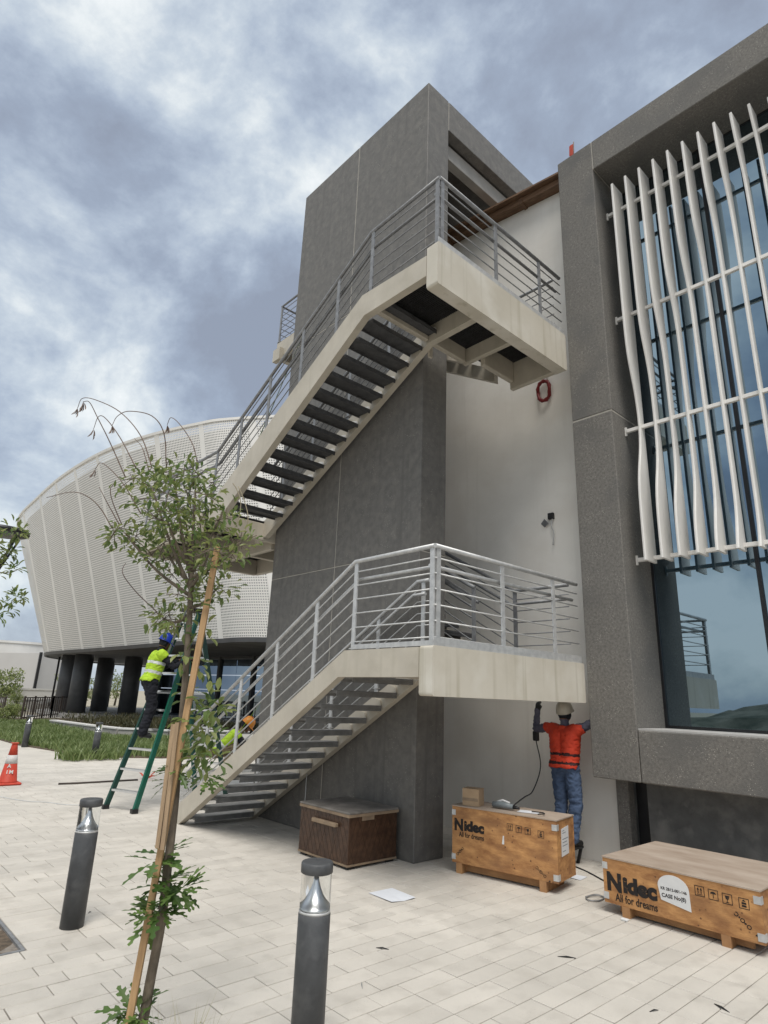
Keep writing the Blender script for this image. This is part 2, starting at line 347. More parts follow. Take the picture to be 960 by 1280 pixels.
def spline(pts, n):
    P = [Vector(p) for p in pts]; outp = []
    P = [P[0]*2 - P[1]] + P + [P[-1]*2 - P[-2]]
    for i in range(1, len(P)-2):
        for k in range(n):
            t = k / n; a, b, c, d = P[i-1], P[i], P[i+1], P[i+2]
            outp.append(0.5*((2*b) + (c-a)*t + (2*a-5*b+4*c-d)*t*t + (-a+3*b-3*c+d)*t**3))
    outp.append(P[-2]); return outp

# ------------------------------------------------------------------ ground, pavement
MB().add([(-600,-600,-0.06),(900,-600,-0.06),(900,900,-0.06),(-600,900,-0.06)], [(0,1,2,3)]).build('ground', 'sand', kind='structure')
PX0, PX1, PY0, PY1 = -9.0, 13.0, -6.0, 17.0
BED = [(5.3,40),(5.35,24.5),(5.4,22.3),(5.75,20.4),(6.05,18.4),(6.7,17.75),(7.7,17.2),(9.5,16.8),(16,16.6),(60,16.4)]
pave = MB().add([(-60,-40,-0.014),(60,-40,-0.014),(60,45,-0.014),(-60,45,-0.014)], [(0,1,2,3)]).build('pavement', 'paver_bed', kind='structure')
ROW, U, J = 0.163, 0.1335, 0.0035
soil_x, soil_y = 1.58, 4.48+5*ROW
def paver_mesh(Lx, gap=0.0034):
    h, e = ROW/2 - gap, 0.003; l2 = Lx/2 - gap
    b = MB(); vs = []
    for (z, ins) in ((-0.013, 0), (-0.003, 0), (0.0, e)):
        vs += [(-l2+ins,-h+ins,z),(l2-ins,-h+ins,z),(l2-ins,h-ins,z),(-l2+ins,h-ins,z)]
    fs = [(8,9,10,11)] + [(i*4+k, i*4+(k+1)%4, (i+1)*4+(k+1)%4, (i+1)*4+k) for i in (0,1) for k in range(4)]
    b.add(vs, fs); return b
proto = {k: paver_mesh(k*U) for k in (2, 3, 4)}
pmesh = {k: proto[k].mesh('paver', 'paver') for k in proto}
allp = []
ny = int((PY1-PY0)/ROW)
for iy in range(ny):
    y = 4.48 - round((4.48-PY0)/ROW)*ROW + (iy+0.5)*ROW
    x = PX0 + rnd.choice((0,1,2))*U
    if soil_y < y < soil_y+8*ROW: x = soil_x + .012
    while x < PX1:
        k = rnd.choices((3, 2, 4), (0.66, 0.22, 0.12))[0]
        cx = x + k*U/2; x += k*U
        allp.append((k, cx, y))
def vis_key(p):
    q = proj((p[1], p[2], 0))
    if not q: return 1e9
    if -40 < q[0] < 1000 and q[1] < 1330: return q[2]
    return 1e9
allp.sort(key=vis_key)
jit = random.Random(3)
for (k, cx, y) in allp[:298]:
    o = bpy.data.objects.new('paver', pmesh[k]); col.objects.link(o); o.parent = pave
    o.location = (cx, y, jit.uniform(-0.0012, 0.0012)); o.rotation_euler = (jit.uniform(-.002,.002), jit.uniform(-.002,.002), jit.uniform(-.004,.004))
rest = MB()
for (k, cx, y) in allp[298:]:
    dz = jit.uniform(-0.0012, 0.0012); a = jit.uniform(-.004,.004)
    rest.add([(cx+vx-a*vy, y+vy+a*vx, vz+dz) for (vx,vy,vz) in proto[k].v], proto[k].f)
for iy in range(8):      # rows left of the soil bed
    y = soil_y + (iy+.5)*ROW; x = PX0
    while x < 0.2-.4:
        rest.add([(x+.2+vx, y+vy, vz) for (vx,vy,vz) in proto[3].v], proto[3].f); x += 3*U
rest.build('paver_field', 'paver', pave, kind='stuff')
MB().add([(-60,17.0,-0.004),(13,17.0,-0.004),(13,45,-0.004),(-60,45,-0.004),(-60,-6,-0.004),(-9.0,-6,-0.004),(-9.0,17,-0.004)],
         [(0,1,2,3),(4,5,6,0)]).build('far_paving', 'paver', pave, kind='stuff')
# soil bed cut into the paving at the left
sb = MB(); n_ = 14
for i in range(n_+1):
    for j in range(n_+1):
        sb.v.append((0.2+(soil_x-0.22)*i/n_, soil_y+0.02+8*ROW*.98*j/n_, -0.012+0.012*mnoise.noise((i*.7, j*.7, 0))))
for i in range(n_):
    for j in range(n_):
        a = i*(n_+1)+j; sb.f.append((a, a+n_+1, a+n_+2, a+1)); sb.m.append(0); sb.smooth.append(False)
sbo = sb.build('soil_bed', 'soil', kind='structure')
MB().box((0.2,soil_y-0.005,-0.014),(soil_x,soil_y+0.02,0.004)).box((soil_x-0.02,soil_y+0.02,-0.014),(soil_x+0.004,soil_y+8*ROW,0.004)).build('edging', 'rail_dark', sbo)

# ------------------------------------------------------------------ slab wall between the stair flights
T = thing('concrete_stair_tower', 'tall dark grey concrete stair tower with square top and open side', 'tower', (5.54, 5.42, 0))
g = 0.006
zs = [(0.0, 3.62), (3.62, 8.05), (8.05, 11.67)]; ys = [(5.42, 7.2), (7.2, 8.92)]
for (z0, z1) in zs:
    for (y0, y1) in ys:
        MB().bbox((5.54, y0 + (g if y0 > 5.5 else 0), z0 + (g if z0 else 0)), (6.04, y1 - (g if y1 < 8 else 0), z1 - (g if z1 < 11 else 0)), 0.008).build('panel', 'slab', T)
MB().box((5.543, 5.424, 3.62-g), (6.037, 8.916, 3.62+g)).box((5.543, 5.424, 8.05-g), (6.037, 8.916, 8.05+g)).box((5.544, 7.2-g, 0.01), (6.03, 7.2+g, 3.62-g)).box((5.544, 7.2-g, 3.62+g), (6.03, 7.2+g, 8.05-g)).box((5.544, 7.2-g, 8.05+g), (6.03, 7.2+g, 11.66)).build('joint', 'seam', T)
MB().bbox((6.052, 5.42, 11.04), (9.6, 5.60, 11.67), 0.008).build('beam', 'slab', T)
MB().box((6.04, 5.43, 11.05), (6.052, 5.7, 11.66)).build('joint', 'seam', T)
MB().box((6.045, 5.78, 11.42), (9.6, 8.9, 11.64)).build('roof', 'slab', T)
MB().bbox((6.045, 5.602, 10.70), (9.6, 5.76, 11.0), 0.008).build('beam', 'concrete', T)
MB().box((6.045, 8.6, 9.2), (9.6, 8.9, 11.42)).build('back_wall', 'under', T)
MB().box((9.3, 5.8, 9.2), (9.6, 8.6, 11.42)).build('side_wall', 'under', T)

# ------------------------------------------------------------------ plastered wall behind the stair
P = thing('plaster_wall', 'off-white plastered wall rising behind the staircase landings', 'wall', (7.5, 3.9, 0))
MB().poly_prism([(3.95, 0.0), (8.95, 0.0), (8.95, 10.63), (3.95, 9.88)], 0, 7.5, 7.8).build('wall', 'plaster', P)
MB().hexa([(7.34, 3.9, 9.88), (7.82, 3.9, 9.88), (7.82, 8.95, 10.64), (7.34, 8.95, 10.64), (7.34, 3.9, 9.99), (7.82, 3.9, 9.99), (7.82, 8.95, 10.75), (7.34, 8.95, 10.75)]).build('eaves_board', 'wood_beam', P)
MB().hexa([(7.24, 3.9, 9.995), (7.86, 3.9, 9.995), (7.86, 8.95, 10.755), (7.24, 8.95, 10.755), (7.24, 3.9, 10.03), (7.86, 3.9, 10.03), (7.86, 8.95, 10.79), (7.24, 8.95, 10.79)]).build('coping', 'wood_beam', P)
for y in (4.9, 6.6, 8.2):
    z = 9.88 + (y-3.9)*0.1505
    MB().box((7.32, y-.03, z-.03), (7.499, y+.03, z+.1)).build('bracket', 'wood_beam', P)

# ------------------------------------------------------------------ right building with window frame
B = thing('grey_facade_building', 'grey aggregate concrete building with deep framed window on the right', 'building', (7.0, 0, 0))
FX, GX = 7.0, 7.75
PYL, PYR, ZB, ZT, ZL, ZS = 3.98, 3.41, 0.985, 9.93, 9.41, 1.53
YE = -6.0
MB().bbox((FX, PYR, ZB), (7.9, PYL, 5.46), 0.01).build('pillar', 'facade', B)
MB().bbox((FX, PYR, 5.48), (7.9, PYL, ZT), 0.01).build('pillar', 'facade', B)
MB().box((FX+.006, PYR+.006, 5.46), (7.88, PYL-.006, 5.48)).build('joint', 'seam', B)
MB().bbox((FX, YE, ZL), (7.9, PYR-.012, ZT), 0.01).build('lintel', 'facade', B)
MB().box((FX+.006, PYR-.012, ZL+.005), (7.88, PYR, ZT-.006)).build('joint', 'seam', B)
MB().bbox((FX, YE, ZB), (7.9, PYR-.006, ZS), 0.012).build('sill_beam', 'facade', B)
MB().box((FX+.02, YE, ZS), (GX, PYR-.004, ZS+.018)).build('window_sill', 'sill', B)
MB().box((7.9, YE, 0), (8.3, PYL, ZT-.3)).build('core_wall', 'under', B)
MB().box((FX+.3, YE, ZT), (12, PYL, ZT+.02)).build('roof', 'concrete', B)
# recessed base wall, posts
MB().box((7.52, YE, 0), (7.75, 3.60, ZB)).build('base_wall', 'under', B)
MB().bbox((7.42, 3.78, 0), (7.58, 3.93, ZB), 0.01).build('post', 'facade', B)
MB().box((7.62, 3.6, 0), (7.7, 3.78, ZB)).build('gap_backing', 'frame', B)
# glazing
GW = thing('curtain_window', 'tall dark blue reflective window behind the white fins', 'window', (GX, 0, ZS+.018))
mull_y = [3.40, 2.19, 0.98, -0.23, -1.44, -2.65]; trans_z = [ZS+.03, ZL]
for i in range(5):
    for k in range(1):
        MB().box((GX, mull_y[i+1]+.015, trans_z[k]+.015), (GX+.02, mull_y[i]-.015, trans_z[k+1]-.015)).build('pane', 'glass', GW)
for y in mull_y: MB().box((GX-.022, y-.022, ZS+.02), (GX+.05, y+.022, ZL-.002)).build('mullion', 'frame', GW)
for k, z in enumerate(trans_z):
    t_ = 0.022
    zz0 = max(z-t_, ZS+.02); zz1 = min(z+t_, ZL-.003)
    MB().box((GX-.012, -2.67, zz0), (GX+.045, 3.38, zz1)).build('transom', 'frame', GW)
# fins
LS = thing('louver_screen', 'screen of wavy white vertical fins in front of the window', 'louver', (7.25, 0, 3.4))
def fin_depth(i, z):
    # narrow middle zone that opens up from fin to fin
    lo = 4.75 - 0.22*i; hi = 5.95 + 0.32*i; s_ = 0.42
    a = 1/(1+math.exp(-(z-hi)/s_*2.2)); b = 1/(1+math.exp((z-lo)/s_*2.6))
    if i > 3: a *= 1 + 0.0*i
    return 0.10 + 0.185*max(a, b)
for i in range(17):
    y = 3.19 - 0.2*i; z0, z1 = 3.46, 9.06
    n = 44; vs = []; th = 0.016
    for k in range(n+1):
        z = z0 + (z1-z0)*k/n; d = fin_depth(i, z)
        x1 = 7.385; x0 = x1 - d
        vs += [(x0+.004, y-th, z), (x1, y-th, z), (x1, y+th, z), (x0+.004, y+th, z), (x0, y, z)]
    fs = [(0,1,2,3,4), tuple(5*n+q for q in (4,3,2,1,0))]
    for k in range(n):
        for q in range(5): fs.append((5*k+q, 5*k+(q+1)%5, 5*(k+1)+(q+1)%5, 5*(k+1)+q))
    MB().add(vs, fs).build('fin', 'fin', LS)
for z in (3.52, 5.26, 6.96, 8.75):
    MB().bbox((7.31, -3.0, z-.024), (7.355, 3.384, z+.024), 0.004).build('rail', 'fin', LS)
    MB().box((7.325, 3.385, z-.06), (7.345, PYR-.001, z+.06)).build('bracket', 'fin', LS)

# ------------------------------------------------------------------ external steel staircase
S = thing('external_staircase', 'cream steel switchback staircase with grey railings', 'staircase', (4.31, 4.02, 0))
SX0, SX1 = 4.31, 5.46
SL = 0.575
def stringer_poly(x0, x1, poly): return MB().poly_prism(poly, 0, x0, x1).build('stringer', 'cream', S)
f1 = [(4.20,2.25),(5.33,2.25),(8.79+.32,0.09),(9.10,0.0),(8.77,0.0),(5.42,1.97),(4.20,1.97)]
stringer_poly(SX0, SX0+.10, f1)
f1r = [(4.195,2.21),(5.25,2.21),(9.02,0.09),(9.02,0.0),(8.62,0.0),(5.22,1.99),(4.195,1.99)]
stringer_poly(SX1-.10, SX1, f1r)
# flight three: mid landing to upper landing
f3 = [(4.20,6.75),(5.36,6.80),(9.02,4.70),(9.02,4.38),(8.62,4.40),(5.30,6.47),(4.20,6.47)]
stringer_poly(SX0, SX0+.10, f3)
f3r = [(4.195,6.75),(5.24,6.75),(9.02,4.66),(9.30,4.62),(9.30,4.30),(8.95,4.36),(5.16,6.48),(4.195,6.50)]
stringer_poly(SX1-.10, SX1, f3r)
def tread(x0, x1, y0, z, mt, dirn=1):      # y0: nosing edge side; runs .25 in dirn
    ya, yb = sorted((y0, y0 + 0.25*dirn))
    t = MB().bbox((x0, ya, z), (x1, yb, z+0.035), 0.004).box((x0+.002, ya+.002, z-.03), (x1-.002, ya+.012, z)).box((x0+.002, yb-.012, z-.03), (x1-.002, yb-.002, z)).build('tread', mt, S)
    return t
for k in range(13):
    y = 5.543 + 0.2685*k; z = 1.957 - 0.1566*k
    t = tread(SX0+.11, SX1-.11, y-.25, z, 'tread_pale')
    MB().poly_prism([(y-.24, z+.036), (y-.01, z+.036), (y-.04, z+.085), (y-.12, z+.125), (y-.22, z+.10)], 0, SX1-.119, SX1-.101).build('bracket', 'cream', t)
for k in range(14):
    y = 5.482 + 0.265*(k-1); z = 6.427 - 0.1503*(k-1)
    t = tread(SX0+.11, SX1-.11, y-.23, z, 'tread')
    MB().poly_prism([(y-.22, z+.036), (y+.01, z+.036), (y-.02, z+.085), (y-.10, z+.115), (y-.20, z+.09)], 0, SX1-.119, SX1-.101).build('bracket', 'fin', t)
# flights two and four, rising towards +Y behind the tower wall
RX0, RX1 = 6.10, 7.02
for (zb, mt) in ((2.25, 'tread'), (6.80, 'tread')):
    for x in (RX0, RX1-.1):
        stringer_poly(x, x+.10, [(5.225,zb-.05),(5.3,zb),(9.0,zb+2.24),(9.0,zb+1.94),(5.225,zb-.27)])
    for k in range(13):
        tread(RX0+.11, RX1-.11, 5.12+0.268*k, zb+0.10+0.1535*k, mt)
# landings
def beamx(y0, y1, x0, x1, z0, z1, nm='beam', m_='cream'): return MB().bbox((x0, y0, z0), (x1, y1, z1), 0.012).build(nm, m_, S)
def deck(x0, x1, y0, y1, z):
    d = MB().box((x0, y0, z), (x1, y1, z+.012)).build('deck', 'grating', S)
    gb = MB(); y = y0 + .02
    while y < y1-.01: gb.box((x0+.01, y, z-.022), (x1-.01, y+.005, z)); y += 0.03
    x = x0 + .04
    while x < x1: gb.box((x, y0+.01, z-.012), (x+.006, y1-.01, z-.001)); x += 0.09
    gb.build('grating_bars', 'grating', d)
def fascia(z0, z1):
    r = 0.03; poly = []
    for (cx, cz, a0) in ((7.02-r, z1-r, 0), (SX0+r, z1-r, 90), (SX0+r, z0+r, 180), (7.02-r, z0+r, 270)):
        for k in range(5):
            a = R(a0 + 22.5*k); poly.append((cx + r*math.cos(a), cz + r*math.sin(a)))
    return MB().poly_prism(poly, 1, 4.02, 4.192).build('fascia_beam', 'cream_fascia', S)
fascia(1.80, 2.262); fascia(6.285, 6.862)
for (zb, zt, zd) in ((1.985, 2.20, 2.205), (6.50, 6.745, 6.752)):
    yb = 5.14
    beamx(yb, yb+.08, SX0+.105, SX1-.105, zb+.01, zt)               # head of the flight
    beamx(yb, yb+.08, SX1+.003, 6.147, zb+.01, zt)                  # back beam
    beamx(4.87, 4.95, 6.233, 6.937, zb-.1, zt)
    beamx(4.195, 4.95, 6.94, 7.02, zb-(.20 if zb > 3 else .16), zt)   # right beam
    beamx(4.195, yb+.08, 6.15, 6.23, zb, zt)
    deck(SX0+.105, 7.0, 4.195, yb+.08, zd)
# mid landing round the far end of the tower, and the high far landing
MX0, MX1, MY0, MY1 = SX0, 7.02, 9.03, 11.9
beamx(MY0+.28, MY1, MX0, MX0+.10, 4.28, 4.62); beamx(MY0+.28, MY1, MX1-.1, MX1, 4.28, 4.62)
beamx(MY1-.12, MY1-.02, MX0+.105, MX1-.105, 4.26, 4.60); beamx(MY0, MY0+.10, MX0+.105, MX1-.105, 4.30, 4.60)
beamx(10.4, 10.5, MX0+.105, MX1-.105, 4.32, 4.60); beamx(MY0+.11, MY1-.13, 5.60, 5.70, 4.20, 4.59)
deck(MX0+.02, MX1-.02, MY0, MY1, 4.625)
beamx(9.0, 10.3, 6.0, 6.10, 8.62, 9.02); beamx(9.0, 10.3, 7.1, 7.2, 8.62, 9.02); beamx(10.18, 10.30, 6.105, 7.095, 8.62, 9.0); deck(6.02, 7.18, 9.0, 10.3, 9.025)
MB().box((5.90, 10.0, 8.50), (6.0, 10.25, 8.78)).build('bracket', 'cream', S)
# railings
def railing(path, posts, h=0.97, mt='galv', nrod=6, rod_r=0.0085, hand=None, fan=None):
    lift = lambda dz: [(p[0], p[1], p[2]+dz) for p in path]
    top = MB().tube(lift(h), 0.025, 10).build('railing', mt, S)
    for k in range(nrod):
        MB().tube(lift(h*(0.075 + 0.80*k/(nrod-1))), rod_r, 6).build('rod', mt, top)
    for (x, y, z, ax) in posts:
        a = (0.009, 0.028) if ax == 'y' else (0.028, 0.009)
        MB().box((x-a[0], y-a[1], z-.06), (x+a[0], y+a[1], z+h)).box((x-a[0]-.022, y-a[1]-.006, z-.004), (x+a[0]+.022, y+a[1]+.006, z+.006)).box((x-.012, y-.012, z+h-.04), (x+.012, y+.012, z+h-.022)).build('post', mt, top)
    if hand:
        hp = [(p[0]+hand[0], p[1]+hand[1], p[2]+h*0.80) for p in path]
        MB().tube(hp, 0.021, 8).build('handrail', mt, top)
    return top
RXL, RYF = SX0+.06, 4.06
zt1 = 2.27
MB().box((SX1+.003, 5.23, 6.35), (5.53, 5.26, 6.6)).build('bracket', 'cream', S)
pl_ = lambda y: zt1 - SL*max(0, y-5.33)
railing([(RXL, RYF, zt1), (RXL, 5.28, zt1), (RXL, 8.85, pl_(8.85)+.02)], [(RXL, RYF+.03, zt1, 'y')] + [(RXL, y, pl_(y), 'y') for y in (5.26, 5.96, 6.75, 7.55, 8.35)], hand=(0.07, 0))
railing([(RXL, RYF, zt1), (7.0, RYF, zt1)], [(RXL+.05, RYF, zt1, 'x'), (5.46, RYF, zt1, 'x'), (6.46, RYF, zt1, 'x')], hand=(0, 0.07))
railing([(SX1-.06, 5.1, zt1), (SX1-.06, 5.30, zt1), (SX1-.06, 8.8, pl_(8.8))], [(SX1-.06, y, pl_(y), 'y') for y in (5.2, 6.0, 6.9, 7.8, 8.6)], h=0.9, hand=(-0.07, 0))
railing([(6.96, 4.15, zt1), (6.96, 4.98, zt1), (6.96, 8.9, zt1+2.24)], [(6.96, 4.97, zt1, 'y'), (6.96, 6.3, zt1+.75, 'y'), (6.96, 7.7, zt1+1.55, 'y')], mt='rail_dark', hand=(-0.07, 0))
railing([(6.14, 5.0, zt1), (6.14, 5.1, zt1+.05), (6.14, 8.9, zt1+2.24)], [(6.14, 5.02, zt1, 'y'), (6.14, 6.4, zt1+.8, 'y')], mt='rail_dark', h=0.9, hand=(0.07, 0))
zt3 = 6.87
pu = lambda y: 6.81 - SL*max(0, y-5.40)
railing([(RXL, RYF, zt3), (RXL, 5.30, 6.83), (RXL, 9.08, pu(9.08)), (RXL, 11.85, 4.66)], [(RXL, RYF+.03, zt3, 'y')] + [(RXL, y, pu(y), 'y') for y in (5.26, 5.96, 6.76, 7.58, 8.36, 9.08)] + [(RXL, 10.0, 4.66, 'y'), (RXL, 11.0, 4.66, 'y'), (RXL, 11.84, 4.66, 'y')], mt='rail_dark', hand=(0.07, 0))
railing([(RXL, RYF, zt3), (7.0, RYF, zt3)], [(RXL+.05, RYF, zt3, 'x'), (5.46, RYF, zt3, 'x'), (6.46, RYF, zt3, 'x')], mt='rail_dark', hand=(0, 0.07))
railing([(SX1-.06, 5.1, 6.8), (SX1-.06, 5.3, 6.8), (SX1-.06, 9.0, pu(9.0))], [(SX1-.06, y, pu(y), 'y') for y in (5.2, 6.0, 6.9, 7.8, 8.6)], mt='rail_dark', h=0.9)
railing([(6.96, 4.15, zt3), (6.96, 4.98, zt3), (6.96, 8.9, zt3+2.24)], [(6.96, 4.97, zt3, 'y'), (6.96, 6.3, zt3+.75, 'y')], mt='rail_dark')
railing([(RXL, 11.85, 4.66), (6.98, 11.85, 4.66)], [(5.3, 11.85, 4.66, 'x'), (6.2, 11.85, 4.66, 'x')], mt='rail_dark')
railing([(6.03, 9.0, 9.04), (6.03, 10.28, 9.04), (7.15, 10.28, 9.04)], [(6.03, 9.3, 9.04, 'y'), (6.03, 10.27, 9.04, 'y'), (7.1, 10.28, 9.04, 'x')], h=0.92, mt='rail_dark')
for z in (zt1, zt3):      # kick plates along the landing edge
    MB().box((RXL-.03, 4.035, z-.008), (7.0, 4.045, z+.075)).build('kick_plate', 'galv', S)
    if z < 4: MB().box((RXL-.035, 4.046, z-.008), (RXL-.027, 5.25, z+.04)).build('kick_plate', 'galv', S)
MB().tube([(5.40, 7.35, 0.03), (5.40, 7.35, 0.80)], 0.006, 6).build('hanger_rod', 'galv', S)


# ------------------------------------------------------------------ perforated drum building
bot_pts = [(17.5,16.2),(13.0,20.8),(12.25,23.6),(11.95,27.5),(11.85,32),(11.7,37),(11.45,41.5),(11.6,45.6),(13.2,50),(17,54),(24,57)]
top_pts = [(15.5,16.5),(11.4,21.9),(10.3,24.0),(9.2,27.4),(8.55,31),(8.3,36),(8.45,41.5),(8.9,48.2),(10.5,53.5),(15,58.5),(24,62)]
ZB_D, ZT_D = 3.8, 13.0
bs = spline([(x,y,ZB_D) for x,y in bot_pts], 24); ts_ = spline([(x,y,ZT_D) for x,y in top_pts], 24)
cum = [0.0]
for i in range(1, len(bs)): cum.append(cum[-1] + (bs[i]-bs[i-1]).length)
def drum(u, v):
    u = min(max(u, 0), cum[-1]-1e-4)
    lo, hi = 0, len(cum)-1
    while hi-lo > 1:
        mid = (lo+hi)//2
        if cum[mid] <= u: lo = mid
        else: hi = mid
    t = (u-cum[lo])/(cum[hi]-cum[lo])
    a = bs[lo].lerp(bs[hi], t); b = ts_[lo].lerp(ts_[hi], t)
    return a.lerp(b, v)
D = thing('perforated_drum_building', 'white perforated drum-shaped building on dark columns at the left', 'building', (14, 35, 0))
def dnormal(u):
    a = drum(u-.05, .5); b = drum(u+.05, .5); t = (b-a).normalized(); return Vector((-t.y, t.x, 0)).normalized()
PW = 3.0; npan = int(cum[-1]/PW)
for j in range(npan):
    u0 = j*PW; ua, ub = u0+0.17, u0+PW-0.17
    nc, nr = 26, 84
    va, vb, hs = 0.008, 0.992, 0.245
    cu_ = [(c_ + o_)/nc for c_ in range(nc) for o_ in (0, .5-hs, .5+hs, 1)]
    bt = np.array([drum(ua+(ub-ua)*q, 0) for q in cu_]); tt = np.array([drum(ua+(ub-ua)*q, 1) for q in cu_])
    rv = np.array([va+(vb-va)*(r_+o_)/nr for r_ in range(nr) for o_ in (0, .5-hs, .5+hs, 1)])
    G = bt[None]*(1-rv[:,None,None]) + tt[None]*rv[:,None,None]          # rows x cols x 3
    nC = 4*nc; vv = G.reshape(-1,3)
    r0 = np.arange(nr)[:,None]*4; c0 = np.arange(nc)[None,:]*4
    I = lambda i, j: ((r0+i)*nC + (c0+j)).ravel()
    Q = np.concatenate([np.stack([I(*p) for p in quad],1) for quad in (((0,0),(0,3),(1,2),(1,1)), ((0,3),(3,3),(2,2),(1,2)), ((3,3),(3,0),(2,1),(2,2)), ((3,0),(0,0),(1,1),(2,1)))])
    me = bpy.data.meshes.new('perforated_panel'); vv = vv - np.array(D.location)
    me.vertices.add(len(vv)); me.vertices.foreach_set('co', vv.ravel())
    me.loops.add(Q.size); me.loops.foreach_set('vertex_index', Q.ravel().astype(np.int32))
    me.polygons.add(len(Q)); me.polygons.foreach_set('loop_start', np.arange(0, Q.size, 4, dtype=np.int32)); me.polygons.foreach_set('loop_total', np.full(len(Q), 4, dtype=np.int32))
    me.update(calc_edges=True); me.validate(); me.materials.append(MT['perf'])
    po = bpy.data.objects.new('perforated_panel', me); col.objects.link(po); po.parent = D
    # flat rib between panels, standing proud
    n_o = dnormal(u0)
    for_w = 0.165
    p0, p1 = drum(u0-for_w,0), drum(u0+for_w,0); q0, q1 = drum(u0-for_w,1), drum(u0+for_w,1)
    sgn = -1 if n_o.dot(Vector((-1,0.3,0))) < 0 else 1
    off = n_o*sgn*0.005
    MB().hexa([p0-off, p1-off, p1+off, p0+off, q0-off, q1-off, q1+off, q0+off]).build('rib', 'perf', D)
def ring(v, off, n=150):
    outp = []
    for i in range(n+1):
        u = cum[-1]*i/n; nn = dnormal(u)
        if nn.dot(Vector((-1,0.3,0))) < 0: nn = -nn
        outp.append(drum(u, v) + nn*off)
    return outp
def strip(b, A, Bp):
    o = len(b.v); b.v += [tuple(p) for p in A] + [tuple(p) for p in Bp]; n = len(A)
    for i in range(n-1): b.f.append((o+i, o+i+1, o+n+i+1, o+n+i)); b.m.append(0); b.smooth.append(False)
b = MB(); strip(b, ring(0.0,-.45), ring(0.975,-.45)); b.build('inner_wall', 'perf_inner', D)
for (v0, v1, nm) in ((-0.012, 0.006, 'bottom_rim'), (0.99, 1.002, 'top_rim')):
    b = MB(); A, Bq, Cq, Dq = ring(v0, .04), ring(v1, .04), ring(v1, -.12), ring(v0, -.12)
    strip(b, A, Bq); strip(b, Bq, Cq); strip(b, Cq, Dq); strip(b, Dq, A)
    b.build(nm, 'darkcol' if v0 < 0 else 'perf', D)
b = MB(); A = ring(-0.008, -.02); Bq = [Vector((26, 36, p.z)).lerp(p, 0.95) + Vector((0,0,0.05)) for p in A]; strip(b, A, Bq); b.build('soffit_ring', 'darkcol', D)
b = MB(); Cq = [Vector((26, 36, 3.95)) for p in A]; strip(b, [p + Vector((0,0,.02)) for p in Bq], Cq); b.build('soffit', 'soffit', D)
for (x, y) in ((13.3, 43.0), (15.85, 46.4), (16.2, 42.2), (13.1, 45.0), (20.5, 43.5)):
    MB().lathe([(0.56,0.0),(0.56,4.2)], (x,y,0), 24).build('column', 'darkcol', D)
# glazed ground floor
for i in range(7):
    a = Vector((17.6+0.55*i, 41.0-3.0*i, 0)); c = Vector((17.6+0.55*(i+1), 41.0-3.0*(i+1), 0)); d_ = (c-a); nn = Vector((-d_.y, d_.x, 0)).normalized()*0.05
    for (s0, s1) in ((0.02, 0.49), (0.51, 0.98)):
        for (z0, z1) in ((0.3, 1.9), (1.95, 2.75), (2.8, 3.7)):
            p, q = a + d_*s0, a + d_*s1
            wn = MB().hexa([p+Vector((0,0,z0)), q+Vector((0,0,z0)), q+nn+Vector((0,0,z0)), p+nn+Vector((0,0,z0)), p+Vector((0,0,z1)), q+Vector((0,0,z1)), q+nn+Vector((0,0,z1)), p+nn+Vector((0,0,z1))]).build('window', 'glass_far', D)
    MB().beam(a+Vector((0,0,0)), a+Vector((0,0,4.0)), 0.25, 0.25).build('mullion', 'darkcol', D)
    MB().hexa([a-nn*2+Vector((0,0,3.72)), c-nn*2+Vector((0,0,3.72)), c+nn*2+Vector((0,0,3.72)), a+nn*2+Vector((0,0,3.72)), a-nn*2+Vector((0,0,4.1)), c-nn*2+Vector((0,0,4.1)), c+nn*2+Vector((0,0,4.1)), a+nn*2+Vector((0,0,4.1))]).build('header', 'darkcol', D)
MB().poly_prism([(12.3,48),(12.0,40.6),(16.2,38.4),(17.2,41),(21.5,20),(40,20),(40,60),(16,56)], 2, 0.0, 0.22).build('plinth', 'concrete', D)

# ------------------------------------------------------------------ far background
def wall_px(name, px0, px1, D0, D1, z0, z1, m_, label, cat, th=2.0):
    a = at(px0, 858, D0); c = at(px1, 860, D1); d_ = (c-a).normalized(); nn = Vector((-d_.y, d_.x, 0))*th
    if nn.dot(FH) < 0: nn = -nn
    b = MB().hexa([Vector((a.x,a.y,z0)), Vector((c.x,c.y,z0)), Vector((c.x,c.y,z0))+nn, Vector((a.x,a.y,z0))+nn, Vector((a.x,a.y,z1)), Vector((c.x,c.y,z1)), Vector((c.x,c.y,z1))+nn, Vector((a.x,a.y,z1))+nn])
    return a, c, nn, b
cc = at(-18, 860, 92)
hb = thing('pale_rounded_hall', 'pale rounded hall far off at the left edge', 'building', (cc.x, cc.y, 0))
arcp = []
for k in range(25):
    a_ = R(180 + 180*k/24); arcp.append((cc.x + 9.0*math.cos(a_)*RT.x - 6*math.sin(a_)*(-FH.x), cc.y + 9.0*math.cos(a_)*RT.y - 6*math.sin(a_)*(-FH.y)))
MB().poly_prism(arcp, 2, 0.0, 7.3).build('wall', 'white_wall', hb)
MB().poly_prism([(cc.x+(x-cc.x)*1.02, cc.y+(y-cc.y)*1.02) for x, y in arcp], 2, 7.3, 7.6).build('parapet', 'white_wall', hb)
a, c, nn, b = wall_px('', 42, 92, 78, 84, 0, 5.6, '', '', '', 8)
hg = thing('grey_service_block', 'flat grey block far off behind the dark columns', 'building', (a.x, a.y, 0))
b.build('wall', 'grey_wall', hg)
for px in (43,):
    q = at(px, 860, 77.4 if px < 60 else 83.5); MB().box((q.x-.15,q.y-.15,0),(q.x+.15,q.y+.15,5.7)).build('downpipe', 'frame', hg)
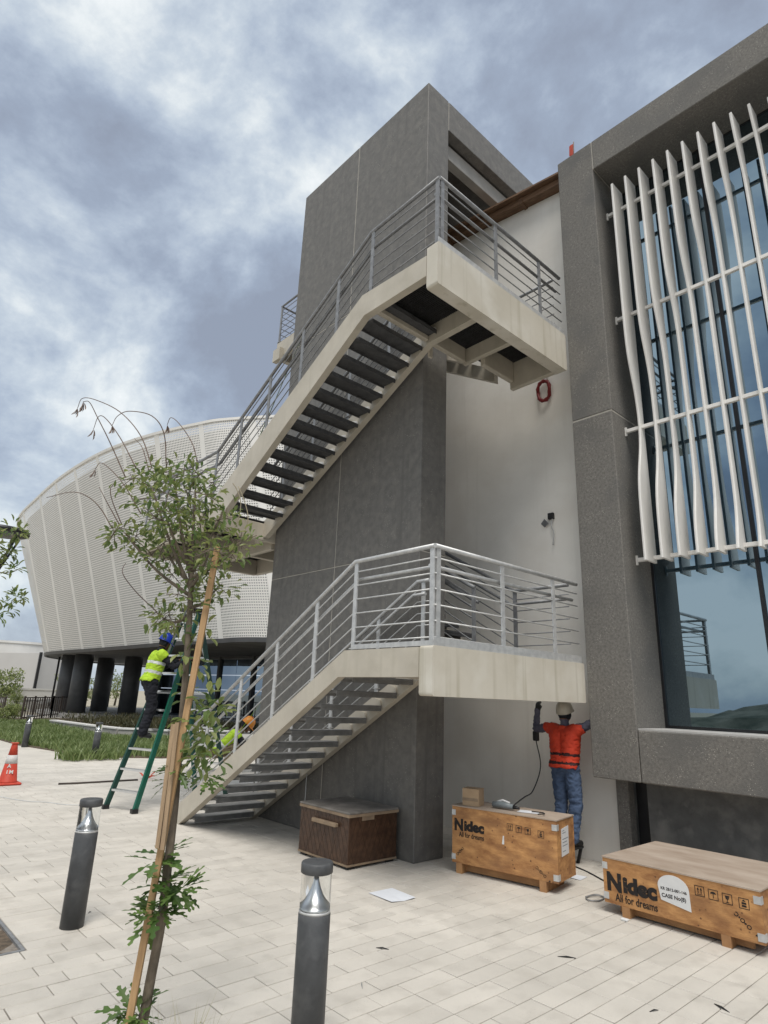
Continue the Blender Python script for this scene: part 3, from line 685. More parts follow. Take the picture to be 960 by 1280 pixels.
a, c, nn, b = wall_px('', -20, 92, 58, 66, 0.0, 1.35, '', '', '', 0.5)
lw = thing('low_white_wall', 'long low white wall behind the dark fence', 'wall', (a.x, a.y, 0))
b.build('wall', 'white_wall', lw)
d_ = (c-a); MB().hexa([Vector((a.x,a.y,1.35))-nn*.1, Vector((c.x,c.y,1.35))-nn*.1, Vector((c.x,c.y,1.35))+nn*1.1, Vector((a.x,a.y,1.35))+nn*1.1, Vector((a.x,a.y,1.5))-nn*.1, Vector((c.x,c.y,1.5))-nn*.1, Vector((c.x,c.y,1.5))+nn*1.1, Vector((a.x,a.y,1.5))+nn*1.1]).build('coping', 'white_wall', lw)
# rock bank
bm = MB(); rr = random.Random(21)
for k in range(420):
    q = at(rr.uniform(-25, 100), 868, rr.uniform(47, 57)); s_ = rr.uniform(.25,.6); z = rr.uniform(-.1,.35)*1.0
    vs = [(q.x+s_*rr.uniform(.5,1)*i, q.y+s_*rr.uniform(.5,1)*j, z+s_*rr.uniform(.3,.8)*k2) for i in (-1,1) for j in (-1,1) for k2 in (-1,1)]
    bm.add(vs, [(0,1,3,2),(4,6,7,5),(0,4,5,1),(2,3,7,6),(0,2,6,4),(1,5,7,3)])
bm.build('rock_bank', 'rock', label='bank of pale broken rock below the low wall', cat='rocks', kind='stuff')

# dark bar fences
def fence(pa, pc, n, h, label):
    pa = Vector(pa); pc = Vector(pc); f_ = thing('bar_fence', label, 'fence', (pa.x, pa.y, 0))
    MB().beam(pa+Vector((0,0,h)), pc+Vector((0,0,h)), .05, .05).build('top_rail', 'wood_dark', f_)
    MB().beam(pa+Vector((0,0,.18)), pc+Vector((0,0,.18)), .05, .05).build('bottom_rail', 'wood_dark', f_)
    for k in range(n+1):
        p = pa.lerp(pc, k/n); w_ = .09 if k % 4 == 0 else .045
        MB().box((p.x-w_/2,p.y-w_/2,0),(p.x+w_/2,p.y+w_/2,h+(.08 if k%4==0 else -.02))).build('post' if k % 4 == 0 else 'baluster', 'wood_dark', f_)
MT['wood_dark'] = mat('dark_brown_bars', (0.06, 0.045, 0.036), (0.04, 0.03, 0.025), 5, 0.7)
p1_ = at(30, 880, 33); p2_ = at(66, 880, 38); p3_ = at(98, 880, 44); p0_ = at(-30, 880, 38)
for p in (p0_, p1_, p2_, p3_): p.z = 0
fence(p1_, p2_, 12, 1.15, 'dark bar fence panel turned towards the bollards')
fence(p2_, p3_, 14, 1.15, 'dark bar fence running in behind the columns')
fence(p0_, p1_ + Vector((0,4,0)), 16, 1.05, 'dark bar fence at the left picture edge')
def lamp_post(px, Dd, h, label):
    q = at(px, 860, Dd); t_ = thing('lamp_post', label, 'lamp post', (q.x, q.y, 0), 'slender lamp posts near the drum')
    MB().tube([(q.x,q.y,0),(q.x,q.y,h)], .07, 8).build('pole', 'frame', t_)
    for sx in (-1, 1): MB().beam((q.x,q.y,h-.25), (q.x+sx*.35*RT.x, q.y+sx*.35*RT.y, h+.25), .1, .1).build('lamp_head', 'frame', t_)
lamp_post(67.5, 45, 4.0, 'slender dark lamp post between far fence and columns')
lamp_post(138, 56, 4.6, 'slender dark lamp post seen between two dark columns')

# ------------------------------------------------------------------ foliage helpers
def leaf(b, p, d, up, ln, wd, mi=0, fold=0.25):
    d = d.normalized(); s_ = d.cross(up)
    if s_.length < 1e-3: s_ = d.cross(Vector((1,0,0)))
    s_.normalize(); n_ = s_.cross(d)
    b.add([p, p+d*ln*.45+s_*wd*.5+n_*wd*fold, p+d*ln*.5-n_*wd*.05, p+d*ln*.45-s_*wd*.5+n_*wd*fold, p+d*ln-n_*ln*.12,
           p+d*ln*.8+s_*wd*.32+n_*wd*fold*.5, p+d*ln*.8-s_*wd*.32+n_*wd*fold*.5],
          [(0,1,2),(0,2,3),(1,5,2),(5,4,2),(2,4,6),(2,6,3)], mi)
def rvec(r_): 
    while True:
        v = Vector((r_.uniform(-1,1), r_.uniform(-1,1), r_.uniform(-1,1)))
        if 0.05 < v.length < 1: return v
def clump_tree(name, label, cat, base, h, rad, n, m_, ls, seed, trunk_r=.12, group=None, zlo=0.25):
    r_ = random.Random(seed); t_ = thing(name, label, cat, base, group)
    base = Vector(base)
    MB().tube([base, base+Vector((.1,0,h*.3)), base+Vector((0,.1,h*.65))], [trunk_r, trunk_r*.7, trunk_r*.3], 7).build('trunk', 'bark', t_)
    b = MB(); cl = [base+Vector((r_.uniform(-.7,.7)*rad, r_.uniform(-.7,.7)*rad, h*r_.uniform(zlo,.92))) for _ in range(16)]
    for k in range(n):
        c_ = r_.choice(cl); v = rvec(r_); p = c_ + Vector((v.x*rad*.45, v.y*rad*.45, v.z*h*.16))
        leaf(b, p, rvec(r_)+Vector((0,0,.2)), Vector((0,0,1)), ls*r_.uniform(.6,1.2), ls*.5)
    b.build('crown', m_, t_)
q = at(2, 862, 60); clump_tree('leafy_tree', 'bushy green tree at the left edge beyond the fence', 'tree', (q.x,q.y,0), 3.2, 1.7, 1500, 'far_leaf', .3, 5)
q = at(82, 860, 62); clump_tree('thin_tree', 'thin pale green tree in front of the grey block', 'tree', (q.x,q.y,0), 3.2, 1.1, 500, 'far_leaf', .28, 6)
q = at(119, 862, 66); clump_tree('far_tree', 'small tree seen between the dark columns', 'tree', (q.x,q.y,0), 2.6, 1.3, 600, 'far_leaf', .3, 8)
q = at(146, 862, 70); clump_tree('far_tree', 'wide tree seen right of the lamp post between columns', 'tree', (q.x,q.y,0), 3.9, 1.8, 900, 'far_leaf', .3, 9)
for (px, Dd, s_, lab) in ((6, 31, .9, 'round yellow-green bush at the left edge of the bed'), (20, 34, .8, 'yellow-green bush beside the fence end'), (18, 39, 1.3, 'dark thin shrub against the pale rock bank')):
    q = at(px, 880, Dd); clump_tree('garden_bush', lab, 'bush', (q.x,q.y,0), s_, .55, 700, 'far_leaf', .12, px+3, .03, zlo=.1)

# ------------------------------------------------------------------ planting bed
def bed_x(y):
    pts = BED[:6]
    if y >= pts[0][1]: return pts[0][0]
    for (a, c) in zip(pts[:-1], pts[1:]):
        if a[1] >= y >= c[1]: return c[0] + (a[0]-c[0])*(y-c[1])/(a[1]-c[1]+1e-9)
    return -99
def bed_y(x):
    pts = BED[5:]
    if x <= pts[0][0]: return 17.0
    for (a, c) in zip(pts[:-1], pts[1:]):
        if a[0] <= x <= c[0]: return a[1] + (c[1]-a[1])*(x-a[0])/(c[0]-a[0])
    return 16.5
bp = [(x,y) for x,y in BED] + [(60,40)]
MB().poly_prism(bp, 2, -0.01, 0.03).build('planting_bed', 'soil', kind='structure')
gr = MB(); r_ = random.Random(4); cnt = 0
while cnt < 9500:
    x, y = r_.uniform(5.2, 13), r_.uniform(16.6, 34)
    if not (x > bed_x(y) + .05 and y > bed_y(x) + .05): continue
    if x > 10.2 and y < 19.2: continue
    if y > 25.2 and x > 9.4: continue
    if y > 23.0 and x > 10.2: continue
    cnt += 1
    hh = r_.uniform(.16,.40)*(0.75+0.45*mnoise.noise((x*.6,y*.6,3)))
    if y < 18.6: hh *= 1.0
    for _ in range(4):
        ln = Vector((r_.uniform(-.5,.5), r_.uniform(-.5,.5), 1)).normalized(); s_ = Vector((r_.uniform(-1,1), r_.uniform(-1,1), 0)).normalized()*r_.uniform(.012,.022)
        p = Vector((x+r_.uniform(-.07,.07), y+r_.uniform(-.07,.07), .02)); mid = p+ln*hh*.6; tip = p+ln*hh + Vector((ln.x,ln.y,-.1))*hh*.4
        gr.add([p-s_, p+s_, mid+s_*.8, mid-s_*.8, tip], [(0,1,2,3),(3,2,4)])
gr.build('bed_grass', 'grass', label='green grass planting along the edge of the paving', cat='grass', kind='stuff')
# seat wall with pale coping inside the bed
SWp = [(8.6,30.5),(8.95,26.5),(9.3,24.6),(10.6,23.2),(13.5,22.4)]
SW = thing('planter_wall', 'curved concrete planter wall with pale coping in the bed', 'wall', (9.2, 25, 0))
for (a, c) in zip(SWp[:-1], SWp[1:]):
    MB().beam((a[0],a[1],.16),(c[0],c[1],.16), .26, .32).build('wall', 'concrete', SW)
    MB().beam((a[0],a[1],.345),(c[0],c[1],.345), .34, .05).build('coping', 'white_wall', SW)
sh = MB(); r_ = random.Random(14)
for k in range(150):
    t_ = r_.random(); i = min(int(t_*4), 3); a, c = SWp[i], SWp[i+1]; s_ = t_*4-i
    cx, cy = a[0]+(c[0]-a[0])*s_+r_.uniform(.5,4.0), a[1]+(c[1]-a[1])*s_+r_.uniform(.3,2.5); rad = r_.uniform(.25,.5)
    for q in range(70):
        v = rvec(r_)
        leaf(sh, Vector((cx+v.x*rad, cy+v.y*rad, .30+v.z*rad*.62)), v+Vector((0,0,.7)), Vector((0,0,1)), .17, .035)
sh.build('shrub_bed', 'shrub', label='dark brownish shrubs behind the planter wall', cat='shrubs', kind='stuff')
st = thing('concrete_steps', 'pale concrete steps between the ladder legs and the bed', 'steps', (10.0, 17.0, 0))
for k in range(3): MB().bbox((9.6+.35*k, 16.9, 0), (13.5, 19.0, .16*(k+1)), .01).build('step', 'concrete', st)

# ------------------------------------------------------------------ bollards
def make_bollard():
    t_ = thing('bollard_light', 'x', 'bollard', (0,0,0), 'bollard lights on the paving')
    MB().lathe([(.086,0),(.086,.655),(.082,.66)], n=32).build('body', 'bollard', t_)
    MB().lathe([(.084,.66),(.084,.672)], n=32).build('collar', 'galv', t_)
    prof = [(.078,.672),(.072,.684),(.060,.70),(.046,.72),(.033,.745),(.022,.775),(.013,.81),(.008,.845)]
    MB().lathe(prof, n=28).build('reflector', 'alu', t_)
    MB().lathe([(.082,.672),(.082,.85)], n=32, cap=False).lathe([(.077,.672),(.077,.85)], n=32, cap=False).build('glass', 'clear', t_)
    MB().lathe([(.080,.846),(.087,.85),(.087,.893),(.082,.90)], n=32).build('cap', 'bollard', t_)
    return t_
b0 = make_bollard()
spots = [((2.305, 2.985, 0), 'dark bollard light nearest the viewer at the bottom centre'),
         ((1.97, 5.58, 0), 'dark bollard light left of the young tree'),
         ((6.1, 17.6, 0), 'small far bollard light in front of the bed grass'),
         ((5.42, 21.6, 0), 'farthest bollard light just behind the traffic cone')]
for i, (p, lab) in enumerate(spots):
    o = b0 if i == 0 else copy_tree(b0)
    o.location = p; o['label'] = lab; o.rotation_euler.z = i*1.1

# ------------------------------------------------------------------ text helper
def text_mesh(txt, size, bold=0.0, shear=0.0, sx=1.0):
    cu = bpy.data.curves.new('lettering', 'FONT'); cu.body = txt; cu.size = size; cu.offset = bold; cu.shear = shear; cu.extrude = 0.0008
    ob = bpy.data.objects.new('lettering', cu); col.objects.link(ob)
    bpy.context.view_layer.update()
    me = bpy.data.meshes.new_from_object(ob.evaluated_get(bpy.context.evaluated_depsgraph_get()))
    bpy.data.objects.remove(ob)
    for v in me.vertices: v.co.x *= sx
    return me
def place_text(me, parent, org, xa, ya, m_, name='lettering'):
    xa = Vector(xa).normalized(); ya = Vector(ya).normalized(); na = xa.cross(ya); o_ = Vector(org) - origin(parent)
    for v in me.vertices: v.co = o_ + xa*v.co.x + ya*v.co.y + na*v.co.z
    me.materials.clear(); me.materials.append(MT[m_])
    ob = bpy.data.objects.new(name, me); col.objects.link(ob); ob.parent = parent; return ob

# ------------------------------------------------------------------ crates
def crate(name, label, org, ang, Lc, Wc, z0, z1, legs, logo, labels, side_label=False):
    """front face along local +u (towards the viewer's right), depth along v"""
    u = Vector((math.sin(ang), -math.cos(ang), 0)); v = Vector((math.cos(ang), math.sin(ang), 0)); z = Vector((0,0,1)); O = Vector(org)
    t_ = thing(name, label, 'crate', org, 'plywood shipping crates')
    W = lambda a, b, c: O + u*a + v*b + z*c
    def hx(a0, a1, b0, b1, c0, c1): return [W(a0,b0,c0),W(a1,b0,c0),W(a1,b1,c0),W(a0,b1,c0),W(a0,b0,c1),W(a1,b0,c1),W(a1,b1,c1),W(a0,b1,c1)]
    MB().hexa(hx(0,Lc,0,.012,z0,z1-.012)).build('front_panel', 'ply', t_)
    MB().hexa(hx(0,Lc,Wc-.012,Wc,z0,z1-.012)).build('back_panel', 'ply', t_)
    MB().hexa(hx(0.002,.014,.013,Wc-.013,z0+.002,z1-.012)).build('end_panel', 'ply', t_)
    MB().hexa(hx(Lc-.014,Lc-.002,.013,Wc-.013,z0+.002,z1-.012)).build('end_panel', 'ply', t_)
    MB().hexa(hx(-.006,Lc+.006,-.006,Wc+.006,z1-.011,z1)).build('lid', 'ply_top', t_)
    MB().hexa(hx(.015,Lc-.015,.014,Wc-.014,z0+.004,z0+.02)).build('bottom', 'ply_edge', t_)
    for a in legs: MB().hexa(hx(a,a+.07,.0,Wc,0,z0-.001)).build('runner', 'ply_edge', t_)
    MB().hexa(hx(.10,Lc-.12,.09,.13,0.015,z0-.001)).build('skid', 'ply_edge', t_)
    # edge battens on the end and metal corner clips
    for (a, c) in ((0, z1-.10), (Lc, z1-.10), (Lc, z0+.02), (0, z0+.03)):
        a0, a1 = (-.003, .045) if a == 0 else (Lc-.05, Lc+.003)
        MB().hexa(hx(a0,a1,-.004,.05,c,c+.055)).build('corner_clip', 'galv', t_)
    k, un, bb = logo
    fr = lambda a, c: W(a, -.0022, c)
    def fit(txt, size, bold, u0, u1, c):
        me = text_mesh(txt, size, bold); xs = [v_.co.x for v_ in me.vertices]; f_ = (u1-u0)/(max(xs)-min(xs)); x_ = min(xs)
        for v_ in me.vertices: v_.co.x = (v_.co.x-x_)*f_
        place_text(me, t_, fr(u0, c), u, z, 'ink')
    fit('N', .195*k, .010*k, un, un+.135*k, bb-.01*k); fit('idec', .165*k, .010*k, un+.15*k, un+.455*k, bb)
    fit('All for dreams', .085*k, .0012*k, un+.07*k, un+.45*k, bb-.088*k)
    # handling symbols, each a frame with its sign
    def rect(b, a0, c0, a1, c1): b.hexa([W(a0,-.0016,c0),W(a1,-.0016,c0),W(a1,.001,c0),W(a0,.001,c0),W(a0,-.0016,c1),W(a1,-.0016,c1),W(a1,.001,c1),W(a0,.001,c1)])
    def poly(b, pts):
        n = len(pts); b.add([W(a,-.0016,c) for a,c in pts]+[W(a,.001,c) for a,c in pts], [tuple(range(n)), tuple(reversed(range(n,2*n)))])
    for i, (ua, ca) in enumerate(labels['sym']):
        s_ = labels['s']; b = MB(); e_ = s_*.06
        rect(b, ua, ca, ua+s_, ca+e_); rect(b, ua, ca+s_-e_, ua+s_, ca+s_); rect(b, ua, ca+e_, ua+e_, ca+s_-e_); rect(b, ua+s_-e_, ca+e_, ua+s_, ca+s_-e_)
        m_x, m_y = ua+s_/2, ca+s_/2
        if i == 0:
            rect(b, ua+s_*.22, ca+s_*.15, ua+s_*.78, ca+s_*.2)
            for q in (.3,.62): rect(b, ua+s_*q, ca+s_*.28, ua+s_*(q+.08), ca+s_*.66); poly(b, [(ua+s_*(q-.08),ca+s_*.6),(ua+s_*(q+.16),ca+s_*.6),(ua+s_*(q+.04),ca+s_*.85)])
        elif i == 1:
            poly(b, [(m_x+s_*.3*math.cos(R(180*t/8)), m_y+s_*.08+s_*.22*math.sin(R(180*t/8))) for t in range(9)]); rect(b, m_x-s_*.03, ca+s_*.18, m_x+s_*.03, m_y+s_*.1)
        elif i == 2:
            poly(b, [(m_x-s_*.22,ca+s_*.8),(m_x-s_*.16,ca+s_*.5),(m_x,ca+s_*.4),(m_x+s_*.16,ca+s_*.5),(m_x+s_*.22,ca+s_*.8)]); rect(b, m_x-s_*.03, ca+s_*.2, m_x+s_*.03, ca+s_*.42); rect(b, m_x-s_*.16, ca+s_*.15, m_x+s_*.16, ca+s_*.2)
        else:
            for c0 in (.18,.44): rect(b, ua+s_*.28, ca+s_*c0, ua+s_*.72, ca+s_*(c0+.18))
            poly(b, [(ua+s_*.3,ca+s_*.7),(ua+s_*.7,ca+s_*.7),(m_x,ca+s_*.88)])
        b.build('handling_mark', 'ink', t_)
    for (ua, ca, du, dc) in labels['chains']:      # stencilled sling chains
        b = MB(); n_l = 3
        for q in range(n_l):
            cx, cz = ua+du*(q+.5)/(n_l+1), ca+dc*(q+.5)/(n_l+1); r0 = labels['s']*.22
            for k2 in range(10):
                a0, a1 = 2*math.pi*k2/10, 2*math.pi*(k2+1)/10
                if q == 0 and k2 in (3,4): continue
                poly(b, [(cx+r0*math.cos(a0)*1.1,cz+r0*math.sin(a0)),(cx+r0*math.cos(a1)*1.1,cz+r0*math.sin(a1)),(cx+r0*.62*math.cos(a1)*1.1,cz+r0*.62*math.sin(a1)),(cx+r0*.62*math.cos(a0)*1.1,cz+r0*.62*math.sin(a0))])
            if q: 
                ex, ez = ua+du*(q)/(n_l+1), ca+dc*(q)/(n_l+1); s_ = r0*.5; poly(b, [(ex-s_,ez),(ex,ez-s_),(ex+s_,ez),(ex,ez+s_)])
        ex, ez = ua+du*.98, ca+dc*.98; s_ = labels['s']*.3; poly(b, [(ex,ez),(ex-math.copysign(s_*1.1,du),ez+s_*.1),(ex-math.copysign(s_*.2,du),ez+s_)])
        b.build('chain_mark', 'ink', t_)
    return t_, W, u, v
# right-hand low crate
t_, W, u_, v_ = crate('shipping_crate', 'low wide plywood crate with round-topped white label, front right', (5.80, 3.25, 0), 0.0, 1.30, 1.10, .085, .455, (.16, .98),
    (1.0, .035, .205), dict(s=.075, sym=[(.81,.315),(.915,.31),(1.02,.305),(1.14,.30)], chains=[(1.09,.27,.17,-.14)]))
lp = []
cx, cz, rw, rh = .632, .295, .13, .12
for k in range(17):
    a = R(180*k/16); lp.append((cx+rw*math.cos(a)*1.0, cz+.03+rh*math.sin(a)*.8))
lp = [(cx+rw+.005, cz-.115)] + lp + [(cx-rw+.02, cz-.075)]
b = MB(); n_ = len(lp); b.add([W(a,-.0034,c) for a,c in lp]+[W(a,-.0004,c) for a,c in lp], [tuple(range(n_)), tuple(reversed(range(n_,2*n_)))]+[(i,(i+1)%n_,n_+(i+1)%n_,n_+i) for i in range(n_)])
lo_ = b.build('case_label', 'label', t_)
place_text(text_mesh('KR 2B12-001-146', .030, .0006), lo_, W(.525,-.0040,.300), u_, (0,0,1), 'ink')
place_text(text_mesh('CASE No(8)', .040, .0008), lo_, W(.53,-.0040,.245), u_, (0,0,1), 'ink')
# tall narrow crate under the landing
angc = math.atan2(0.21, 1.15)
t2, W2, u2_, v2_ = crate('shipping_crate', 'tall narrow plywood crate under the lower landing', (5.66, 4.95, 0), angc, 1.20, .46, .10, .665, (.05, 1.0),
    (.80, .03, .43), dict(s=.065, sym=[(.66,.50),(.76,.495),(.86,.49),(1.0,.48)], chains=[(.14,.26,-.11,-.12),(.96,.22,.16,-.12)]))
b = MB().hexa([W2(1.2015,.10,.32),W2(1.2015,.29,.33),W2(1.2035,.29,.33),W2(1.2035,.10,.32),W2(1.2015,.11,.57),W2(1.2015,.30,.585),W2(1.2035,.30,.585),W2(1.2035,.11,.57)])
lb = b.build('paper_label', 'label', t2)
lines = MB()
for c, l_ in ((.545,.06),(.525,.1),(.47,.15),(.44,.12),(.41,.13),(.36,.08)):
    lines.hexa([W2(1.2034,.13,c),W2(1.2034,.13+l_,c+.004),W2(1.2042,.13+l_,c+.004),W2(1.2042,.13,c),W2(1.2034,.13,c+.006),W2(1.2034,.13+l_,c+.01),W2(1.2042,.13+l_,c+.01),W2(1.2042,.13,c+.006)])
lines.build('printed_line', 'tool', lb)
MB().hexa([W2(.60,-.003,.36),W2(.625,-.003,.36),W2(.625,-.0005,.36),W2(.60,-.0005,.36),W2(.612,-.003,.44),W2(.625,-.003,.44),W2(.625,-.0005,.44),W2(.612,-.0005,.44)]).build('tape_scrap', 'label', t2)
# cardboard box, tool and papers on the tall crate
q = W2(.10,.05,.667); cb = thing('cardboard_box', 'small cardboard box on top of the tall crate', 'box', q)
def obox(c, ang, a, b_, h): 
    ux, vy = Vector((math.sin(ang),-math.cos(ang),0)), Vector((math.cos(ang),math.sin(ang),0)); c = Vector(c)
    return [c, c+ux*a, c+ux*a+vy*b_, c+vy*b_, c+Vector((0,0,h)), c+ux*a+Vector((0,0,h)), c+ux*a+vy*b_+Vector((0,0,h)), c+vy*b_+Vector((0,0,h))]
MB().hexa(obox(q, angc+.15, .19, .17, .17)).build('carton', 'card', cb)
MB().hexa(obox(q+Vector((-.002,0,.171)), angc+.15, .094, .17, .004)).build('flap', 'card', cb); MB().hexa(obox(q+u2_*.097+Vector((.012,0,.171)), angc+.15, .094, .17, .004)).build('flap', 'card', cb)
MB().hexa(obox(q+Vector((-.0035,-.002,.05)), angc+.15, .18, .002, .03)).build('tape', 'lid_edge', cb)
q = W2(.42,.16,.667); tl = thing('power_tool_case', 'grey power tool lying on the tall crate', 'tool', q)
MB().tube([q+Vector((0,0,.035)), q+u2_*.10+Vector((0,0,.045)), q+u2_*.24+Vector((0,0,.035))], [.03,.036,.026], 10).build('body', 'tool', tl)
MB().tube([q+u2_*.24+Vector((0,0,.035)), q+u2_*.31+Vector((0,0,.03))], [.022,.012], 8).build('nozzle', 'black', tl)
MB().tube([q+u2_*.05+Vector((0,0,.07)), q+u2_*.12+Vector((0,0,.09)), q+u2_*.2+Vector((0,0,.07))], .010, 8).build('handle', 'label', tl)
q = W2(.72,.12,.6685)
MB().hexa(obox(q, angc+.2, .22, .15, .002)).build('loose_paper', 'paper', label='white papers lying on the tall crate lid', cat='paper')
q = W2(.98,.06,.6715)
MB().tube([q+Vector((0,0,.012)), q+u2_*.05+v2_*.06+Vector((0,0,.016)), q+u2_*.0+v2_*.14+Vector((0,0,.012)), q-u2_*.12+v2_*.12+Vector((0,0,.012))], .006, 6).build('loose_cable', 'black', label='short black cable on the tall crate lid', cat='cable')

# brown box under the stairs
BX = thing('brown_storage_box', 'dark brown patterned box with pale wooden handle under the stairs', 'box', (4.74, 5.62, 0))
x0, x1, y0, y1, z0, z1 = 4.74, 5.46, 5.62, 6.52, .05, .56
MB().bbox((x0,y0,z0),(x1,y1,z1-.022),.004).build('body', 'film', BX)
MB().bbox((x0-.015,y0-.015,z1-.021),(x1+.01,y1+.01,z1),.004).build('lid', 'lid', BX)
MB().box((x0-.018,y0-.018,z1-.05),(x1+.008,y0-.001,z1-.0215)).box((x0-.018,y0-.001,z1-.05),(x0-.001,y1+.008,z1-.0215)).build('lid_trim', 'lid_edge', BX)
MB().bbox((x0-.05,y0+.18,z1-.17),(x0-.001,y0+.62,z1-.13),.006).build('handle', 'lid_edge', BX)
MB().box((x0+.18,y0-.006,z1-.095),(x0+.36,y0-.001,z1-.05)).build('latch_plate', 'lid_edge', BX)
MB().box((x0-.006,y0-.006,z0-.02),(x1,y1,z0-.001)).build('bottom_board', 'lid_edge', BX)
for (xa, ya) in ((x0+.02,y0+.02),(x1-.12,y0+.02),(x0+.02,y1-.12),(x1-.12,y1-.12)): MB().box((xa,ya,0),(xa+.1,ya+.1,z0-.021)).build('foot', 'black', BX)
pat = MB()
def clipseg(b, a0, c0, a1, c1, face):
    for (p0, p1) in (((a0,c0),(a1,c1)),):
        w_ = .004
        if face == 'x': pat.hexa([(x0-.0012,p0[0]-w_,p0[1]),(x0-.0012,p0[0]+w_,p0[1]),(x0+.001,p0[0]+w_,p0[1]),(x0+.001,p0[0]-w_,p0[1]),(x0-.0012,p1[0]-w_,p1[1]),(x0-.0012,p1[0]+w_,p1[1]),(x0+.001,p1[0]+w_,p1[1]),(x0+.001,p1[0]-w_,p1[1])])
        else: pat.hexa([(p0[0]-w_,y0-.0012,p0[1]),(p0[0]+w_,y0-.0012,p0[1]),(p0[0]+w_,y0+.001,p0[1]),(p0[0]-w_,y0+.001,p0[1]),(p1[0]-w_,y0-.0012,p1[1]),(p1[0]+w_,y0-.0012,p1[1]),(p1[0]+w_,y0+.001,p1[1]),(p1[0]-w_,y0+.001,p1[1])])
for face, lo_x, hi_x in (('x', y0+.01, y1-.01), ('y', x0+.01, x1-.01)):
    H_ = z1-.055-(z0+.006); k = -9
    while lo_x + k*.075 < hi_x:
        for s_, sp in ((1, .35), (-1, .35)):
            a0 = lo_x + k*.075 + (0 if s_ > 0 else .3); a1 = a0 + s_*H_*sp*1.2; c0, c1 = z0+.006, z0+.006+H_
            if s_ < 0 and k % 3: continue
            t0, t1 = 0.0, 1.0
            for lim, sg in ((lo_x, 1), (hi_x, -1)):
                d0, d1 = (a0-lim)*sg, (a1-lim)*sg
                if d0 < 0 and d1 < 0: t1 = -1
                elif d0 < 0: t0 = max(t0, d0/(d0-d1))
                elif d1 < 0: t1 = min(t1, d0/(d0-d1))
            if t1 > t0 + .02: clipseg(pat, a0+(a1-a0)*t0, c0+(c1-c0)*t0, a0+(a1-a0)*t1, c0+(c1-c0)*t1, face)
        k += 1
pat.build('relief_pattern', 'film_line', BX)

# ------------------------------------------------------------------ litter, paper, cables
MB().add([(4.41,4.90,.004),(4.70,4.88,.006),(4.66,4.52,.012),(4.52,4.53,.003),(4.39,4.56,.010),(4.55,4.72,.005)], [(0,1,5),(1,2,5),(2,3,5),(3,4,5),(4,0,5)]).build('paper_sheet', 'paper', label='crumpled white paper sheet on the paving by the stairs', cat='paper')
def gnd(px, py, z=0.0):
    d = ray(px, py); t = (z-CAM_H)/d.z; return CAMP + d*t
bits = [((697,1196),(720,1198),.018,'black','thin dark offcut on the paving at centre right'), ((893,1255),(912,1266),.02,'black','dark torn strip at the lower right'),
        ((470,1185),(486,1187),.016,'black','dark shred on the paving right of the near bollard'), ((812,1265),(823,1263),.009,'black','small dark splinter at the bottom right'),
        ((452,1228),(453,1236),.006,'tool','short nail on the paving beside the near bollard'), ((110,1142),(114,1140),.006,'black','short screw beside the left bollard')]
for (a, c, w_, m_, lab) in bits:
    p, q = gnd(*a), gnd(*c); mdd = (p+q)/2 + (q-p).normalized().cross(Vector((0,0,1)))*w_*.35 + Vector((0,0,.006)); b = MB()
    s_ = (q-p).normalized().cross(Vector((0,0,1)))*w_*.36; up_ = Vector((0,0,.003))
    b.hexa([p-s_*.4, mdd-s_, mdd+s_, p+s_*.4, p-s_*.4+up_, mdd-s_+up_*2, mdd+s_+up_, p+s_*.4+up_]); b.hexa([mdd-s_, q-s_*.3, q+s_*.3, mdd+s_, mdd-s_+up_*2, q-s_*.3+up_, q+s_*.3+up_, mdd+s_+up_])
    b.build('litter_scrap', m_, label=lab, cat='litter')
p = gnd(781,1151); MB().bbox((p.x-.02,p.y-.03,0),(p.x+.02,p.y+.03,.018),.005).build('rubble_chip', 'label', label='small white chip on the ground by the low crate', cat='litter')
p = gnd(722,1097); MB().add([(p.x-.08,p.y-.08,.003),(p.x+.1,p.y-.06,.006),(p.x+.08,p.y+.1,.003),(p.x-.1,p.y+.07,.01)], [(0,1,2),(0,2,3)]).build('loose_paper', 'paper', label='white scrap of paper behind the tall crate corner', cat='paper')
cabl = [gnd(719,1083,.008), gnd(735,1090,.008), gnd(757,1102,.008)]
MB().tube(spline(cabl,6), .007, 6).build('power_cable', 'black', label='black cable on the ground between the two crates', cat='cable')
cl = [gnd(732,1121,.008), gnd(745,1118,.008), gnd(755,1122,.008), gnd(748,1126,.01), gnd(736,1125,.012), gnd(733,1121,.012), gnd(746,1119,.014), gnd(756,1121,.012)]
MB().tube(spline(cl,5), .006, 6).build('coiled_cable', 'rail_dark', label='small coil of grey cable beside the low crate', cat='cable')
wl = [gnd(-10,994,.006), gnd(30,1001,.006), gnd(60,1003,.006), gnd(85,1006,.006), gnd(135,1007,.006)]
MB().tube(spline(wl,6), .008, 6).build('pale_cable', 'wire', label='thin pale cable running across the paving to the ladder', cat='cable')
tl = [gnd(73,980,.012), gnd(100,979,.012), gnd(135,977,.012), gnd(172,975,.012)]
MB().tube(tl, .022, 6).build('barrier_pole', 'wood_dark', label='dark pole lying on the paving left of the ladder', cat='pole')
p = gnd(183,975); tpo = MB(); rt = random.Random(2)
for k in range(7):
    a = p + Vector((rt.uniform(-.1,.1), rt.uniform(-.1,.1), .02)); leaf(tpo, a, rvec(rt)+Vector((0,0,.5)), Vector((0,0,1)), .22, .05)
tpo.build('tangled_tape', 'flag', label='tangle of red tape on the paving by the ladder', cat='tape')

